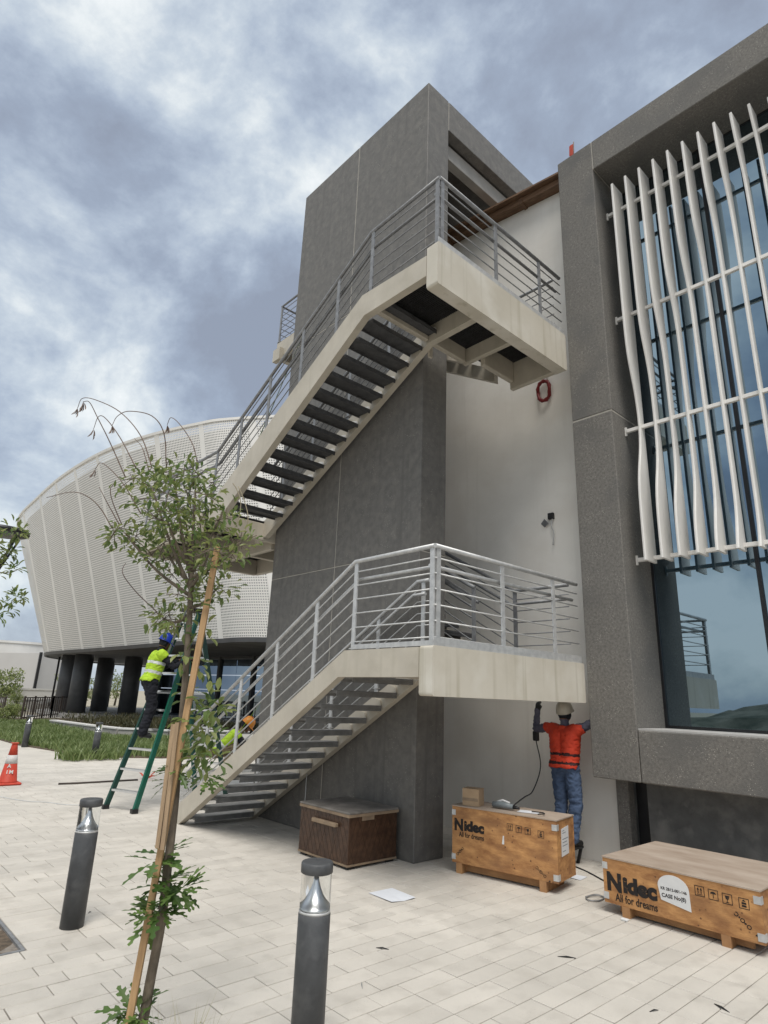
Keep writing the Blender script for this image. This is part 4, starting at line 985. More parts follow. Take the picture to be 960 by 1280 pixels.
# ------------------------------------------------------------------ traffic cone
CN = thing('traffic_cone', 'orange traffic cone with a white band at the left edge', 'cone', (3.27, 13.7, 0))
cb_ = Vector((3.27, 13.7, 0))
MB().bbox((cb_.x-.2,cb_.y-.2,0),(cb_.x+.2,cb_.y+.2,.045),.02).build('base', 'cone', CN)
MB().lathe([(.165,.045),(.150,.06),(.102,.365)], cb_, 24).build('lower_cone', 'cone', CN)
MB().lathe([(.104,.365),(.080,.51)], cb_, 24).build('white_band', 'cone_white', CN)
MB().lathe([(.080,.51),(.048,.70),(.042,.71)], cb_, 24).build('upper_cone', 'cone', CN)
MB().bbox((cb_.x-.06,cb_.y-.06,.71),(cb_.x+.06,cb_.y+.06,.725),.005).build('tape_end', 'flag', CN)
fd = (CAMP-cb_); fd.z = 0; fd.normalize(); xr = Vector((0,0,1)).cross(fd)
for (tx, zq, rr_) in (('A', .30, .122), ('I M', .20, .134)):
    me = text_mesh(tx, .085, .003); place_text(me, CN, cb_ + fd*rr_ - xr*.05 + Vector((0,0,zq)), xr, (Vector((0,0,1)) - fd*.2), 'cone_white')

# ------------------------------------------------------------------ fixtures on the plaster wall
hc = Vector((7.44, 4.68, 6.38)); b = MB(); pts = []
for k in range(61):
    a = 2*math.pi*k/20; rr_ = .15+.012*math.sin(k*1.7); pts.append(hc + Vector((-.015*math.sin(k*.9), rr_*.72*math.cos(a), rr_*1.12*math.sin(a))))
HS = thing('red_hose_coil', 'coil of red hose hanging on the plaster wall under the upper landing', 'hose', (7.44, 4.68, 6.2))
b.tube(pts, .021, 7).build('coil', 'redhose', HS)
MB().tube([(7.47,4.63,6.5),(7.46,4.63,6.95)], .006, 5).build('tie', 'string', HS)
JB = thing('junction_box', 'small black open junction box with dangling wire on the plaster wall', 'box', (7.47, 4.7, 4.3))
MB().bbox((7.455,4.63,4.33),(7.499,4.72,4.42),.004).build('box', 'black', JB)
MB().hexa([(7.44,4.70,4.26),(7.47,4.78,4.22),(7.47,4.84,4.28),(7.44,4.76,4.33),(7.435,4.70,4.27),(7.465,4.78,4.23),(7.465,4.84,4.29),(7.435,4.76,4.34)]).build('cover', 'rail_dark', JB)
MB().tube(spline([(7.47,4.65,4.34),(7.46,4.66,4.22),(7.465,4.63,4.1),(7.46,4.65,3.94)],6), .008, 5).build('wire', 'wire', JB)
FT = thing('marker_flag', 'orange tape tied to a thin rod on the roof edge', 'flag', (7.15, 3.78, 9.94))
MB().tube([(7.15,3.78,9.9),(7.15,3.76,10.33)], .008, 5).build('rod', 'shoot', FT)
MB().hexa([(7.15,3.78,10.08),(7.16,3.80,10.08),(7.17,3.86,10.13),(7.16,3.83,10.13),(7.15,3.77,10.30),(7.16,3.79,10.30),(7.17,3.85,10.32),(7.16,3.82,10.32)]).build('tape', 'flag', FT)
MB().tube(spline([(4.36,8.9,4.4),(4.34,8.85,4.2),(4.36,8.82,4.0),(4.40,8.7,3.8)],6), .008, 5).build('loose_wire', 'string', label='thin pale wire hanging below the upper flight', cat='wire')

# ------------------------------------------------------------------ ladder
LD = thing('step_ladder', 'tall green step ladder behind the young tree', 'ladder', (4.0, 10.1, 0))
dirL = Vector((0.94, 0.35, 0)).normalized(); sd = Vector((0.0, 1.0, 0)); sd = Vector((-dirL.y, dirL.x, 0))
apex = Vector((4.93, 10.47, 3.14))
def side(foot_c, wb, wt, mt1, mt2, nst, nm):
    fc = Vector(foot_c)
    for s_, mm in ((1, mt2), (-1, mt1)):
        a = fc + sd*s_*wb/2; c_ = apex + sd*s_*wt/2 + (fc-apex).normalized()*.05
        MB().beam(a, c_, .035, .085, up=dirL).build('side_rail', mm, LD)
        MB().box((a.x-.045,a.y-.045,0),(a.x+.045,a.y+.045,.06)).build('foot', 'black', LD)
    for k in range(nst):
        t_ = (k+.9)/(nst+.6); c_ = fc.lerp(apex, t_); w_ = wb+(wt-wb)*t_
        MB().beam(c_-sd*w_/2*.93, c_+sd*w_/2*.93, .085, .028, up=(0,0,1)).build('rung', 'alu', LD)
    c0, c1 = fc.lerp(apex,.06), fc.lerp(apex,.16)
side((4.0,10.12,0), .62, .34, 'green', 'ladder_dark', 10, 'l'); side((5.86,10.81,0), .72, .34, 'ladder_dark', 'green', 10, 'r')
MB().bbox((apex.x-.16,apex.y-.16,3.12),(apex.x+.16,apex.y+.16,3.18),.01).build('top_cap', 'black', LD)
for s_ in (-1,1): 
    a = Vector((4.0,10.12,0)).lerp(apex,.55)+sd*s_*.24; c_ = Vector((5.86,10.81,0)).lerp(apex,.55)+sd*s_*.24; MB().beam(a, c_, .012, .03).build('spreader', 'alu', LD)
q = Vector((5.86,10.81,0)).lerp(apex,.72)+sd*-.23; MB().beam(q, q+(apex-q).normalized()*.35, .04, .06, up=dirL).build('warning_label', 'label', LD)

# ------------------------------------------------------------------ young tree with stakes
DT = 3.35
KT = DT/4.02
TR = thing('young_tree', 'slender staked young tree in the foreground', 'tree', tuple(at(174,1300,DT).xy)+(0,))
def atj(px, py, dd=0.0): return at(px, py, DT+dd*KT)
tp = [(174,1300),(182,1260),(188,1225),(202,1150),(210,1080),(218,1010),(223,950),(230,870),(235,800),(238,750),(240,712)]
trunk_pts = [atj(x,y, .02*math.sin(i*1.3)) for i,(x,y) in enumerate(tp)]
base_ = at(174,1300,DT); trunk_pts = [Vector((base_.x-.01, base_.y, -0.02))] + trunk_pts
MB().tube(spline(trunk_pts,4), .026, 10, r2=.014).build('trunk', 'bark', TR)
rt = random.Random(11)
tips = []
def branch(p0, p1, r0, mid=None, nm='limb'):
    a, c = Vector(p0), Vector(p1); m2 = mid or (a+c)/2 + rvec(rt)*.05
    MB().tube(spline([a, m2, c], 5), r0, 6, r2=r0*.35).build(nm, 'bark', TR)
    return [a.lerp(m2,.5), m2, m2.lerp(c,.5), c]
br = [((238,745),(160,672),.05),((238,735),(190,610),-.1),((239,725),(218,600),.15),((240,715),(245,600),-.05),((240,715),(278,640),.12),((240,722),(300,678),-.1),((239,730),(205,680),.2),((238,735),(262,690),-.2),
      ((236,770),(203,772),.05),((236,760),(272,735),.1),((240,712),(232,640),.2),((240,712),(205,640),-.22)]
clumps = []
for (a, c, dd) in br:
    a3 = atj(*a); c3 = atj(*c, dd); m3 = a3.lerp(c3,.5) + Vector((0,0,-.03)); 
    branch(a3, c3, .012, m3); clumps += [(m3.lerp(c3,.35), .10), (c3, .14)]
extra = [((165,600),-.05,.13),((185,595),.1,.14),((205,592),-.1,.13),((230,588),.05,.13),((245,592),-.05,.10),((185,625),.2,.15),((210,620),-.2,.16),((235,625),.15,.16),((255,620),-.1,.12),((265,605),.1,.08),
         ((195,650),0,.15),((225,655),-.2,.16),((250,655),.2,.15),((150,662),.05,.11),((142,668),-.05,.08),((170,672),.1,.12),((185,690),.15,.10),((205,700),0,.12),((235,690),.2,.14),((258,680),-.1,.13),((280,650),.1,.12),((285,665),-.1,.12),((300,680),.1,.09),((290,695),0,.09),
         ((215,720),.1,.10),((250,715),-.1,.10),((268,715),.1,.09),((222,745),-.1,.09),((255,745),.1,.09),((240,760),-.12,.10),((265,738),0,.08),((205,775),.05,.10),((218,785),-.05,.09),((195,768),.1,.07)]
for (c, dd, rad) in extra: clumps.append((atj(*c, dd), rad))
clumps = [(c_, r_*KT) for c_, r_ in clumps]
cr_ = MB()
for (c3, rad) in clumps:
    n_ = int(29*(rad/KT/.14)**2) + 4
    for _ in range(n_):
        v = rvec(rt); p = c3 + Vector((v.x*rad*1.05, v.y*rad*1.05, v.z*rad*.72))
        d = v*0.8 + rvec(rt)*.7 + Vector((0,0,-.05))
        leaf(cr_, p, d, Vector((0,0,1)) + rvec(rt)*.5, rt.uniform(.034,.08)*KT, rt.uniform(.018,.034)*KT)
cr_.build('crown', 'leaf', TR)
tw = MB()
for (c3, rad) in clumps:
    for _ in range(3):
        v = rvec(rt)*rad; tw.tube([c3 - v*.9, c3+Vector((0,0,.01)), c3 + v*.9], .0022, 4, cap=False)
tw.build('twigs', 'bark', TR, kind='stuff')
# looser foliage wrapped round the trunk
wl_ = MB()
for (c, dd, rad) in (((245,830),.05,.08),((252,790),0,.07),((245,870),.08,.10),((262,880),-.05,.09),((255,905),.05,.10),((240,905),-.08,.09),((268,890),.1,.08),((250,935),0,.10),((262,925),.1,.09),((240,950),-.05,.07),((265,950),.05,.07),((228,815),0,.07)):
    c3 = atj(*c, dd); n_w = int(18*(rad/.1)**2); rad *= KT
    for _ in range(n_w):
        v = rvec(rt); leaf(wl_, c3+Vector((v.x*rad, v.y*rad, v.z*rad)), v+rvec(rt)*.5+Vector((0,0,-.2)), Vector((0,0,1)), rt.uniform(.06,.095)*KT, rt.uniform(.032,.048)*KT)
wl_.build('trunk_foliage', 'leaf', TR, kind='stuff')
# drooping bare shoots above the crown
shoots = [[(190,585),(176,545),(150,515),(120,500),(103,498),(97,510)],[(157,597),(137,552),(122,522),(112,503),(104,502)],[(170,585),(150,547),(132,523),(123,521),(117,536)],[(208,585),(205,542),(190,520),(162,514),(147,520),(140,532)],
          [(248,585),(241,556),(226,532),(214,522),(209,531)],[(140,660),(126,636),(110,621),(90,615),(58,622)],[(176,642),(152,602),(128,579),(119,586)],[(150,657),(136,632),(124,609)],[(196,765),(172,742),(156,722),(153,712),(157,704)],
          [(152,655),(141,628),(138,612),(142,605)],[(186,588),(178,560),(168,548)]]
for i, s_ in enumerate(shoots):
    pts = spline([atj(x,y,-.12+.03*i+.05*k*(-1)**i) for k,(x,y) in enumerate(s_)], 6); MB().tube(pts, .0036, 5, r2=.0018).build('bare_shoot', 'shoot', TR)
    if i in (0,1,2,3,4,6):
        b = MB()
        for _ in range(5): leaf(b, pts[-1], Vector((rt.uniform(-.4,.4),rt.uniform(-.4,.4),-1)), Vector((1,0,0)), rt.uniform(.04,.075), .012)
        b.build('wilted_leaf', 'shoot', TR)
for s_ in ([(284,672),(296,655),(301,630),(296,612),(291,604)],[(292,690),(302,672),(310,650),(306,628),(298,608)],[(238,770),(244,720),(246,680),(240,640)]):
    MB().tube(spline([atj(x,y,.1) for x,y in s_],6), .0028, 5).build('pale_shoot', 'string', TR)
# lobed leaves low on the trunk, one object each
def lobed_mesh():
    outl = [(0,0)]; half = [(.10,.05),(.22,.05),(.30,.16),(.40,.20),(.42,.08),(.52,.07),(.62,.20),(.74,.21),(.72,.08),(.80,.06),(.92,.10),(1.0,.0)]
    vs = [(0,0,0)]; fs = []; spine = [(x,0,-.10*x*x) for (x,_) in half]
    b = MB(); 
    prev = None; 
    vs = [(0,0,0)] + [(x,y,-.10*x*x+.22*y) for x,y in half] + [(x,-y,-.10*x*x+.22*y) for x,y in half] + spine
    n_ = len(half); 
    fs = [(0,1,1+2*n_),(0,1+2*n_,1+n_)]
    for i in range(n_-1):
        fs.append((1+i, 2+i, 2+2*n_+i, 1+2*n_+i)); fs.append((1+n_+i, 1+2*n_+i, 2+2*n_+i, 2+n_+i))
    b.add(vs, fs); return b
lm = lobed_mesh().mesh('leaf', 'leaf_big')
lob = [((222,962),16,.07,.12),((214,975),8,.06,.11),((203,1068),11,.07,.15),((194,1076),9,.07,.15),((212,1098),15,.08,.15),((224,1112),16,.08,.15),((206,1106),10,.08,.14),((192,1140),16,.09,.15),((184,1152),10,.08,.15),((203,1136),10,.07,.14),((164,1262),12,.07,.16),((176,1272),12,.07,.16),((160,1280),8,.07,.16),
       ((255,968),8,.06,.10),((262,975),7,.06,.10)]
o3 = origin(TR)
for (c, n_, rad, sz) in lob:
    c3 = atj(*c, rt.uniform(-.06,.04)); rad *= KT; sz *= KT
    for k in range(n_):
        v = rvec(rt); v.z = v.z*.6 - .05; d = v.normalized(); ob = bpy.data.objects.new('leaf', lm); col.objects.link(ob); ob.parent = TR
        s_ = sz*rt.uniform(.7,1.2); up_ = (Vector((0,0,1)) + rvec(rt)*.45); y_ = up_.cross(d).normalized(); z_ = d.cross(y_)
        mm = Matrix(((d.x,y_.x,z_.x,0),(d.y,y_.y,z_.y,0),(d.z,y_.z,z_.z,0),(0,0,0,1)))
        ob.matrix_local = Matrix.Translation(c3 + v*rad*.5 - o3) @ mm @ Matrix.Scale(s_, 4)
# stakes
SK = thing('timber_stake', 'long pale timber stake leaning against the young tree', 'stake', tuple(at(160,1284,DT-.05).xy)+(0,))
a, c = at(160,1284,DT-.05), at(272,684,DT-.09); a = a + (a-c).normalized()*(a.z/abs((a-c).normalized().z)); MB().beam(a, c, .030, .022, up=(-FH.x,-FH.y,0)).build('stake', 'stake', SK)
for (p, q, lab) in (((217,905),(197,1060),'short weathered stake left beside the tree trunk'), ((222,903),(203,1062),'short weathered stake touching the tree trunk')):
    a, c = at(*q, DT-.095), at(*p, DT-.095)
    o_ = MB().beam(a, c, .019, .019, up=(-FH.x,-FH.y,0)).build('short_stake', 'stake_grey', label=lab, cat='stake')
# dry grass tuft at the tree foot
gt = MB(); c3 = at(226,1330,DT-.05); c3.z = 0
for k in range(170):
    a = rt.uniform(0,6.28); ln = rt.uniform(.2,.47); lean = rt.uniform(.05,.5); d = Vector((math.cos(a)*lean, math.sin(a)*lean, 1)).normalized()
    p = c3 + Vector((rt.uniform(-.10,.10), rt.uniform(-.10,.10), 0)); s_ = Vector((math.sin(a),-math.cos(a),0))*.0016; tip = p+d*ln+Vector((d.x,d.y,-.25))*ln*.35
    gt.add([p-s_, p+s_, p+d*ln*.6+s_, p+d*ln*.6-s_, tip], [(0,1,2,3),(3,2,4)])
gt.build('grass_tuft', 'drygrass', label='tuft of dry ornamental grass at the foot of the tree', cat='grass', kind='stuff')

# ------------------------------------------------------------------ lamp and branches at the left edge
lq = at(-4, 700, 11.0); lq.z = 0
LM = thing('disc_lamp', 'dark disc-topped lamp on a post at the left edge', 'lamp', (lq.x, lq.y, 0))
lz = at(-4, 664, 11.0).z
MB().tube([(lq.x,lq.y,0),(lq.x,lq.y,lz-.55)], .07, 10).build('pole', 'frame', LM)
MB().lathe([(.20,-.01),(.42,.0),(.44,.02),(.43,.07),(.40,.09),(.1,.10)], (lq.x,lq.y,lz-.05), 28).build('disc', 'frame', LM)
for k in range(5):
    a_ = 2*math.pi*k/5+.3; MB().tube([(lq.x+.05*math.cos(a_),lq.y+.05*math.sin(a_),lz-.75),(lq.x+.32*math.cos(a_),lq.y+.32*math.sin(a_),lz-.09)], .022, 6).build('strut', 'frame', LM)
NT = thing('edge_tree', 'leafy branches of a tree reaching in from the left edge', 'tree', tuple(at(-90,1000,6.0).xy)+(0,))
tb = at(-90,1000,6.0); tb.z = 0
MB().tube(spline([tb, tb+Vector((.02,.03,1.6)), at(-70,770,6.0), at(-55,690,6.0)],5), .05, 8, r2=.02).build('trunk', 'bark', NT)
nb = MB()
for (pth, cls) in (([(-55,720),(-10,705),(8,690),(16,668)],[((16,662),.10),((25,665),.06),((5,690),.10),((-5,685),.12),((14,688),.06),((-8,710),.10)]),
                   ([(-60,770),(-20,765),(5,758),(20,750)],[((18,748),.06),((22,744),.05),((8,760),.07),((0,768),.06),((28,748),.03)]),
                   ([(-55,725),(-10,716),(12,716),(26,710)],[((20,711),.045),((14,712),.03)])):
    MB().tube(spline([at(x,y,6.0) for x,y in pth],5), .008, 5, r2=.003).build('branch', 'bark', NT)
    for (c, rad) in cls:
        c3 = at(*c, 6.0)
        for _ in range(int(30*(rad/.1)**1.3)+5):
            v = rvec(rt); leaf(nb, c3+v*rad, v+rvec(rt)*.5, Vector((0,0,1)), rt.uniform(.05,.09), .026)
nb.build('crown', 'leaf', NT)

# ------------------------------------------------------------------ rocky mound seen only in the window
md = MB(); n_ = 46
for i in range(n_+1):
    for j in range(n_+1):
        x = -46+40*i/n_; y = -14+50*j/n_; e_ = max(0, 1-((x+27)/17)**2)*max(0, 1-((y-3)/15)**2)
        z = 4.2*e_**.8*(0.75+0.5*mnoise.fractal((x*.12,y*.12,1),1.0,2.0,4)) + (.5*mnoise.noise((x*.7,y*.7,4)) if e_ > .02 else 0) - .1
        md.v.append((x,y,z))
for i in range(n_):
    for j in range(n_):
        a = i*(n_+1)+j; md.f.append((a,a+n_+1,a+n_+2,a+1)); md.m.append(0); md.smooth.append(False)
md.build('rubble_mound', 'mound', kind='structure')

# ------------------------------------------------------------------ people
def person(name, label, org, heading, J, scale, mats, vest, vest_bands, hat, hat_tilt=(0,0), vox=.011):
    """J: joints in body space (x forward, y left, z up)."""
    bmh = bmesh.new(); segs = []
    def ball(c, r, sc_=(1,1,1)):
        mm = Matrix.Translation(c) @ Matrix.Diagonal((*[r*k for k in sc_],1)); bmesh.ops.create_icosphere(bmh, subdivisions=3, radius=1.0, matrix=mm)
    def cap(a, c, r0, r1, region):
        a, c = Vector(a), Vector(c); d = c-a; q = d.to_track_quat('Z','Y').to_matrix().to_4x4()
        bmesh.ops.create_cone(bmh, cap_ends=True, segments=20, radius1=r0, radius2=r1, depth=max(d.length,1e-4), matrix=Matrix.Translation((a+c)/2) @ q)
        ball(a, r0); ball(c, r1); segs.append((a, c, max(r0,r1), region))
    V = {k: Vector(v) for k, v in J.items()}
    pel, chest, neck, head = V['pelvis'], V['chest'], V['neck'], V['head']
    side_ = (V['shoulder_l']-V['shoulder_r']).normalized()
    hs = (V['hip_l']-V['hip_r']).normalized()
    for s_ in (-1,1):
        cap(pel+hs*s_*.06, chest+side_*s_*.085, .105, .112, 'torso')
    cap(pel+hs*.07+Vector((-.03,0,-.02)), pel-hs*.07+Vector((-.03,0,-.02)), .112, .112, 'hip')
    cap(chest+side_*.05, V['shoulder_l'], .105, .062, 'torso'); cap(chest-side_*.05, V['shoulder_r'], .105, .062, 'torso')
    cap(chest+(neck-chest)*.5, neck, .07, .052, 'torso'); cap(neck, head-(head-neck).normalized()*.04, .05, .05, 'skin')
    ball(head, .098, (1.05,.82,1.18)); segs.append((head, head+Vector((0,0,.02)), .1, 'skin'))
    up_ = (head-neck).normalized(); fwd = V.get('look', Vector((1,0,0))).normalized(); fwd = (fwd-up_*fwd.dot(up_)).normalized(); lat = up_.cross(fwd)
    cap(head-up_*.055+fwd*.05, head-up_*.075+fwd*.075, .045, .03, 'skin'); cap(head+fwd*.098+up_*.0, head+fwd*.118-up_*.03, .009, .016, 'skin')
    for s_ in (-1,1): cap(head+lat*s_*.082-up_*.005, head+lat*s_*.088-up_*.03, .016, .012, 'skin')
    for s in ('l','r'):
        cap(V['hip_'+s], V['knee_'+s], .104, .082, 'leg'); cap(V['knee_'+s], V['ankle_'+s]+Vector((0,0,.0)), .082, .070, 'leg')
        tdir = V['toe_'+s]-V['ankle_'+s]
        cap(V['ankle_'+s]+Vector((0,0,-.02)), V['ankle_'+s]+Vector((0,0,-.05)), .05, .05, 'shoe'); cap(V['ankle_'+s]+Vector((0,0,-.05))-tdir.normalized()*.03, V['toe_'+s], .042, .036, 'shoe')
        cap(V['shoulder_'+s], V['elbow_'+s], .06, .045, 'sleeve'); cap(V['elbow_'+s], V['wrist_'+s], .044, .032, 'sleeve')
        h = V['hand_'+s]; w_ = V['wrist_'+s]; hd = (h-w_).normalized(); pn = V.get('palm_'+s, Vector((0,0,-1))); la = hd.cross(pn)
        if la.length < .05: la = hd.cross(Vector((0,1,0)))
        la.normalize(); pn = la.cross(hd).normalized()
        for q in (-1,0,1): cap(w_+la*q*.012, w_+hd*.085+la*q*.026, .022, .016, 'hand')
        for q in range(4):
            b0_ = w_+hd*.088+la*(q-1.5)*.021; ln = (.062,.074,.07,.054)[q]; k1 = b0_+hd*ln*.5+pn*.012; k2 = k1+(hd*.45+pn*.9).normalized()*ln*.5
            cap(b0_, k1, .0095, .009, 'hand'); cap(k1, k2, .009, .008, 'hand')
        t0 = w_+hd*.03+la*.03*(1 if s == 'r' else -1); t1 = t0+(la*(1 if s == 'r' else -1)*.7+hd*.7).normalized()*.035; cap(t0, t1, .013, .011, 'hand'); cap(t1, t1+(hd+pn*.6).normalized()*.03, .0105, .009, 'hand')
    me0 = bpy.data.meshes.new('tmp'); bmh.to_mesh(me0); bmh.free()
    tmp = bpy.data.objects.new('tmp', me0); col.objects.link(tmp)
    rm = tmp.modifiers.new('r','REMESH'); rm.mode = 'VOXEL'; rm.voxel_size = vox; rm.use_smooth_shade = True
    sm = tmp.modifiers.new('s','SMOOTH'); sm.factor = .5; sm.iterations = 3
    bpy.context.view_layer.update()
    me = bpy.data.meshes.new_from_object(tmp.evaluated_get(bpy.context.evaluated_depsgraph_get())); bpy.data.objects.remove(tmp)
    root = thing(name, label, 'person', org); root.rotation_euler.z = heading; root.scale = (scale,)*3
    regs = ['torso','hip','leg','shoe','sleeve','hand','skin','hair']; slot = {k: i for i, k in enumerate(regs)}
    me.materials.clear()
    for k in regs: me.materials.append(MT[mats.get(k, 'navy')])
    nP = len(me.polygons); cen = np.empty(nP*3); me.polygons.foreach_get('center', cen); cen = cen.reshape(-1,3)
    best = np.full(nP, 1e9); reg = np.zeros(nP, dtype=np.int32)
    for (a, c, r, rg) in segs:
        a_ = np.array(a); d = np.array(c)-a_; t = np.clip(((cen-a_)@d)/max(d@d,1e-9),0,1); ds = np.linalg.norm(cen-(a_+t[:,None]*d),axis=1)-r
        u = ds < best; best[u] = ds[u]; reg[u] = slot[rg]
    hv = cen - np.array(head); bk = (reg == slot['skin']) & ((hv @ np.array(fwd)) < .045) & ((hv @ np.array(up_)) > -.07); reg[bk] = slot['hair']
    # cloth folds: push the clothed surface in and out
    cloth = np.zeros(len(me.vertices), dtype=bool)
    for f in me.polygons:
        if reg[f.index] in (0,1,2,4): cloth[list(f.vertices)] = True
    nrm = [v.normal.copy() for v in me.vertices]
    for v in me.vertices:
        if cloth[v.index]:
            c = v.co; q = mnoise.noise((c.x*9, c.y*9, c.z*17)) + .6*mnoise.noise((c.x*20+3, c.y*20, c.z*30)); q = 1-abs(q)*2.2
            v.co = c + nrm[v.index]*(.011*q)
    me.update()
    mi = reg.copy(); me.polygons.foreach_set('material_index', mi); me.polygons.foreach_set('use_smooth', np.ones(nP, dtype=bool))
    body = bpy.data.objects.new('body', me); col.objects.link(body); body.parent = root
    # vest: shell grown off the torso faces
    ax = (chest-pel).normalized()
    bmv = bmesh.new(); bmv.from_mesh(me); bmv.faces.ensure_lookup_table()
    hts = {}
    kill = []
    for f in bmv.faces:
        c = f.calc_center_median(); hgt = (c-pel).dot(ax)/(chest-pel).length
        if reg[f.index] in (0,1) and -0.12 < hgt < 1.42 and (c-neck).length > .085: hts[f.index] = hgt
        else: kill.append(f)
    bmesh.ops.delete(bmv, geom=kill, context='FACES')
    bmv.normal_update()
    for v in bmv.verts: v.co += v.normal*.018
    for f in bmv.faces:
        hgt = (f.calc_center_median()-pel).dot(ax)/(chest-pel).length; f.material_index = 1 if any(a < hgt < b for a, b in vest_bands) else 0
        f.smooth = True
    ret = bmesh.ops.solidify(bmv, geom=bmv.faces[:], thickness=.006)
    mv = bpy.data.meshes.new('vest'); bmv.to_mesh(mv); bmv.free(); mv.materials.append(MT[vest[0]]); mv.materials.append(MT[vest[1]])
    vo = bpy.data.objects.new('safety_vest', mv); col.objects.link(vo); vo.parent = root
    # hard hat
    prof = [(0,.135),(.04,.132),(.075,.118),(.100,.09),(.115,.05),(.120,.012),(.122,.0),(.117,.0),(.112,.04),(.09,.09),(.0,.125)]
    hb_ = MB().lathe([(max(r,.001),z) for r,z in prof], n=28, cap=False)
    rim = []
    for k in range(28):
        a = 2*math.pi*k/28; e_ = .012+.045*max(0,math.cos(a))**2; rim.append((math.cos(a)*(.119+e_), math.sin(a)*(.119+e_*.5)*.95, -.004-.012*max(0,math.cos(a))))
    inn = [(math.cos(2*math.pi*k/28)*.117, math.sin(2*math.pi*k/28)*.117, .003) for k in range(28)]
    hb_.add(inn+rim+[(x,y,z-.005) for x,y,z in rim], [(k,(k+1)%28,28+(k+1)%28,28+k) for k in range(28)]+[(28+k,28+(k+1)%28,56+(k+1)%28,56+k) for k in range(28)], 0, True)
    hb_.tube([(-.10+.2*k/10, 0, .012+.132*math.sqrt(max(0,1-((-.10+.2*k/10)/.125)**2))) for k in range(11)], .008, 6)
    hm = hb_.mesh('hard_hat', hat); ho = bpy.data.objects.new('hard_hat', hm); col.objects.link(ho); ho.parent = root
    mm = Matrix((( fwd.x,lat.x,up_.x,0),(fwd.y,lat.y,up_.y,0),(fwd.z,lat.z,up_.z,0),(0,0,0,1)))
    ho.matrix_local = Matrix.Translation(head+up_*.03) @ mm @ Euler((hat_tilt[0],hat_tilt[1],0)).to_matrix().to_4x4() @ Matrix.Diagonal((1.06,.93,1.06,1))
    return root
stand = dict(pelvis=(0,0,.95), hip_l=(0,.09,.90), hip_r=(0,-.09,.90))
# worker on the ladder
hd = math.atan2(dirL.y, dirL.x)
t_ = .325; fp = Vector((4.0,10.12,0)).lerp(apex, t_)
J1 = dict(pelvis=(-.02,0,.95), chest=(.05,0,1.30), neck=(.09,0,1.47), head=(.135,0,1.59), look=(1,0,-.15), hip_l=(-.02,.09,.90), hip_r=(-.02,-.09,.90),
          knee_l=(.10,.10,.53), knee_r=(.03,-.10,.50), ankle_l=(.0,.10,.11), ankle_r=(-.06,-.10,.10), toe_l=(.12,.11,.03), toe_r=(.07,-.11,.03),
          shoulder_l=(.06,.19,1.38), shoulder_r=(.06,-.19,1.38), elbow_l=(.26,.24,1.18), elbow_r=(.27,-.25,1.17), wrist_l=(.46,.17,1.30), wrist_r=(.47,-.17,1.28), hand_l=(.54,.15,1.36), hand_r=(.55,-.15,1.33))
person('person', 'worker in yellow-green vest and blue hard hat standing on the ladder', (fp.x-dirL.x*.05, fp.y-dirL.y*.05, fp.z+.01), hd-R(28), J1, .94,
       dict(torso='navy', hip='navy', leg='navy', shoe='black', sleeve='navy', hand='skin', skin='skin'), ('hivis','reflect'), [(.28,.42),(.72,.86)], 'hat_blue')
# worker facing the wall under the landing
J2 = dict(pelvis=(0,0,.95), chest=(.02,0,1.30), neck=(.03,0,1.47), head=(.045,0,1.585), look=(1,.1,.1), hip_l=(0,.09,.90), hip_r=(0,-.09,.90),
          knee_l=(.03,.10,.50), knee_r=(.02,-.12,.50), ankle_l=(-.02,.10,.10), ankle_r=(-.03,-.08,.10), toe_l=(.11,.12,.03), toe_r=(.10,-.11,.03),
          shoulder_l=(.02,.19,1.40), shoulder_r=(.02,-.19,1.40), elbow_l=(.06,.47,1.37), elbow_r=(.10,-.42,1.50), wrist_l=(.12,.48,1.60), wrist_r=(.24,-.36,1.64), hand_l=(.13,.47,1.70), hand_r=(.30,-.33,1.68), palm_l=(1,0,0), palm_r=(1,0,0))
W2p = Vector((7.08, 4.385, .20))
person('person', 'worker in red vest, jeans and pale hard hat facing the plaster wall', W2p, 0.0, J2, .925,
       dict(torso='shirt_blue', hip='jean', leg='jean', shoe='black', sleeve='shirt_blue', hand='black', skin='skin'), ('hired','darkband'), [(.0,.10),(.30,.40)], 'hat_white', (0,-.42))
SS = thing('step_stool', 'low black step stool behind the tall crate', 'stool', (7.08, 4.33, 0))
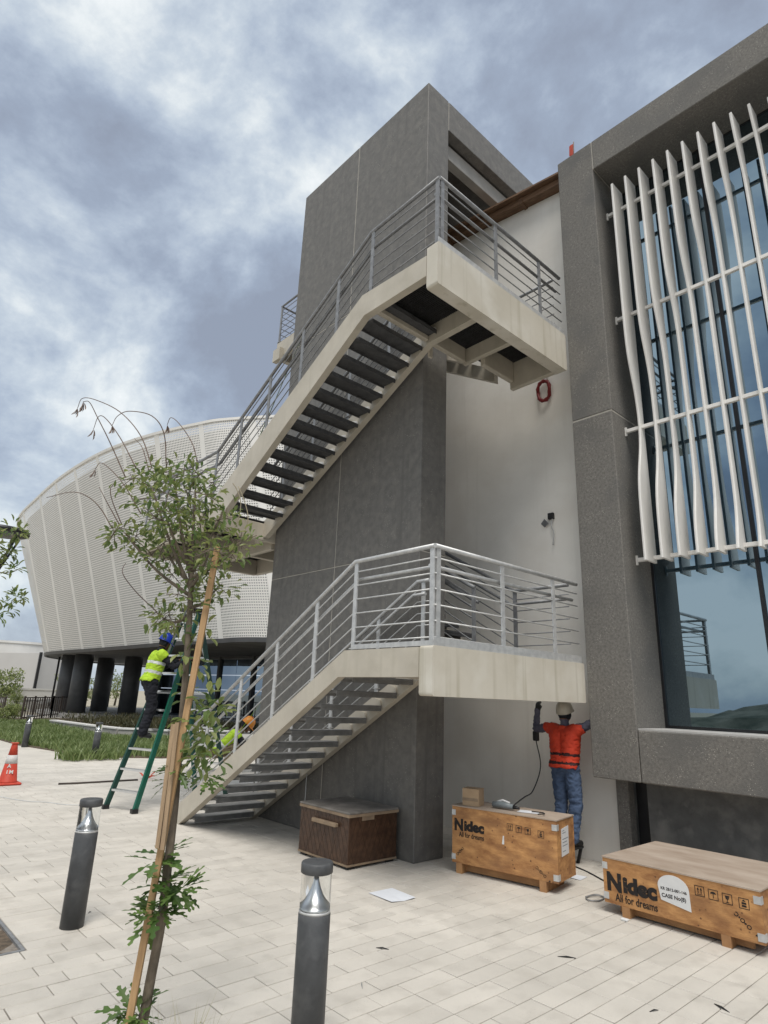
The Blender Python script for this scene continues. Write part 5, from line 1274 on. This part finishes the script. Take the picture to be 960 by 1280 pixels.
MB().bbox((6.96,4.27,.17),(7.22,4.58,.20),.006).build('step', 'black', SS)
for (x,y) in ((6.98,4.30),(7.2,4.30),(6.98,4.56),(7.2,4.56)): MB().beam((x,y-(.05 if y<4.3 else -.05),0),(x,y,.17),.03,.03).build('leg', 'black', SS)
hl = W2p + Vector((.13,.47,1.68))*.925
DR = thing('drill_cable', 'black tool cable hanging from the red-vested worker to the tall crate', 'cable', (hl.x, hl.y, hl.z-.3))
plug = W2p + Vector((.08,.49,1.27))*.925
MB().bbox((plug.x-.03,plug.y-.035,plug.z-.06),(plug.x+.03,plug.y+.035,plug.z+.06),.01).build('plug', 'black', DR)
q = W2(.62,.22,.70)
MB().tube(spline([hl+Vector((0,0,-.06)), plug+Vector((0,.01,.06))],4), .006, 5).build('cable', 'black', DR)
MB().tube(spline([plug+Vector((0,0,-.06)), plug+Vector((-.1,-.12,-.35)), plug+Vector((-.25,-.10,-.62)), q+Vector((.25,.02,.07)), q],6), .007, 6).build('cable', 'black', DR)
# crouching worker behind the stairs
J3 = dict(pelvis=(-.18,0,.36), chest=(.12,0,.62), neck=(.25,0,.73), head=(.33,0,.83), look=(1,0,-.5), hip_l=(-.16,.09,.34), hip_r=(-.16,-.09,.34),
          knee_l=(.26,.14,.50), knee_r=(.24,-.14,.46), ankle_l=(.06,.13,.10), ankle_r=(-.02,-.13,.10), toe_l=(.18,.14,.03), toe_r=(.10,-.14,.03),
          shoulder_l=(.15,.19,.66), shoulder_r=(.15,-.19,.66), elbow_l=(.36,.24,.46), elbow_r=(.36,-.24,.44), wrist_l=(.52,.16,.30), wrist_r=(.53,-.16,.29), hand_l=(.58,.14,.22), hand_r=(.59,-.14,.21))
q = at(287, 900, 15.6)
person('person', 'crouching worker in orange hard hat seen through the stair railing', (q.x, q.y, 0), math.atan2(RT.y, RT.x)+.25, J3, 1.24,
       dict(torso='khaki', hip='khaki', leg='khaki', shoe='black', sleeve='navy', hand='skin', skin='skin'), ('hivis','reflect'), [(.3,.42)], 'hat_orange')
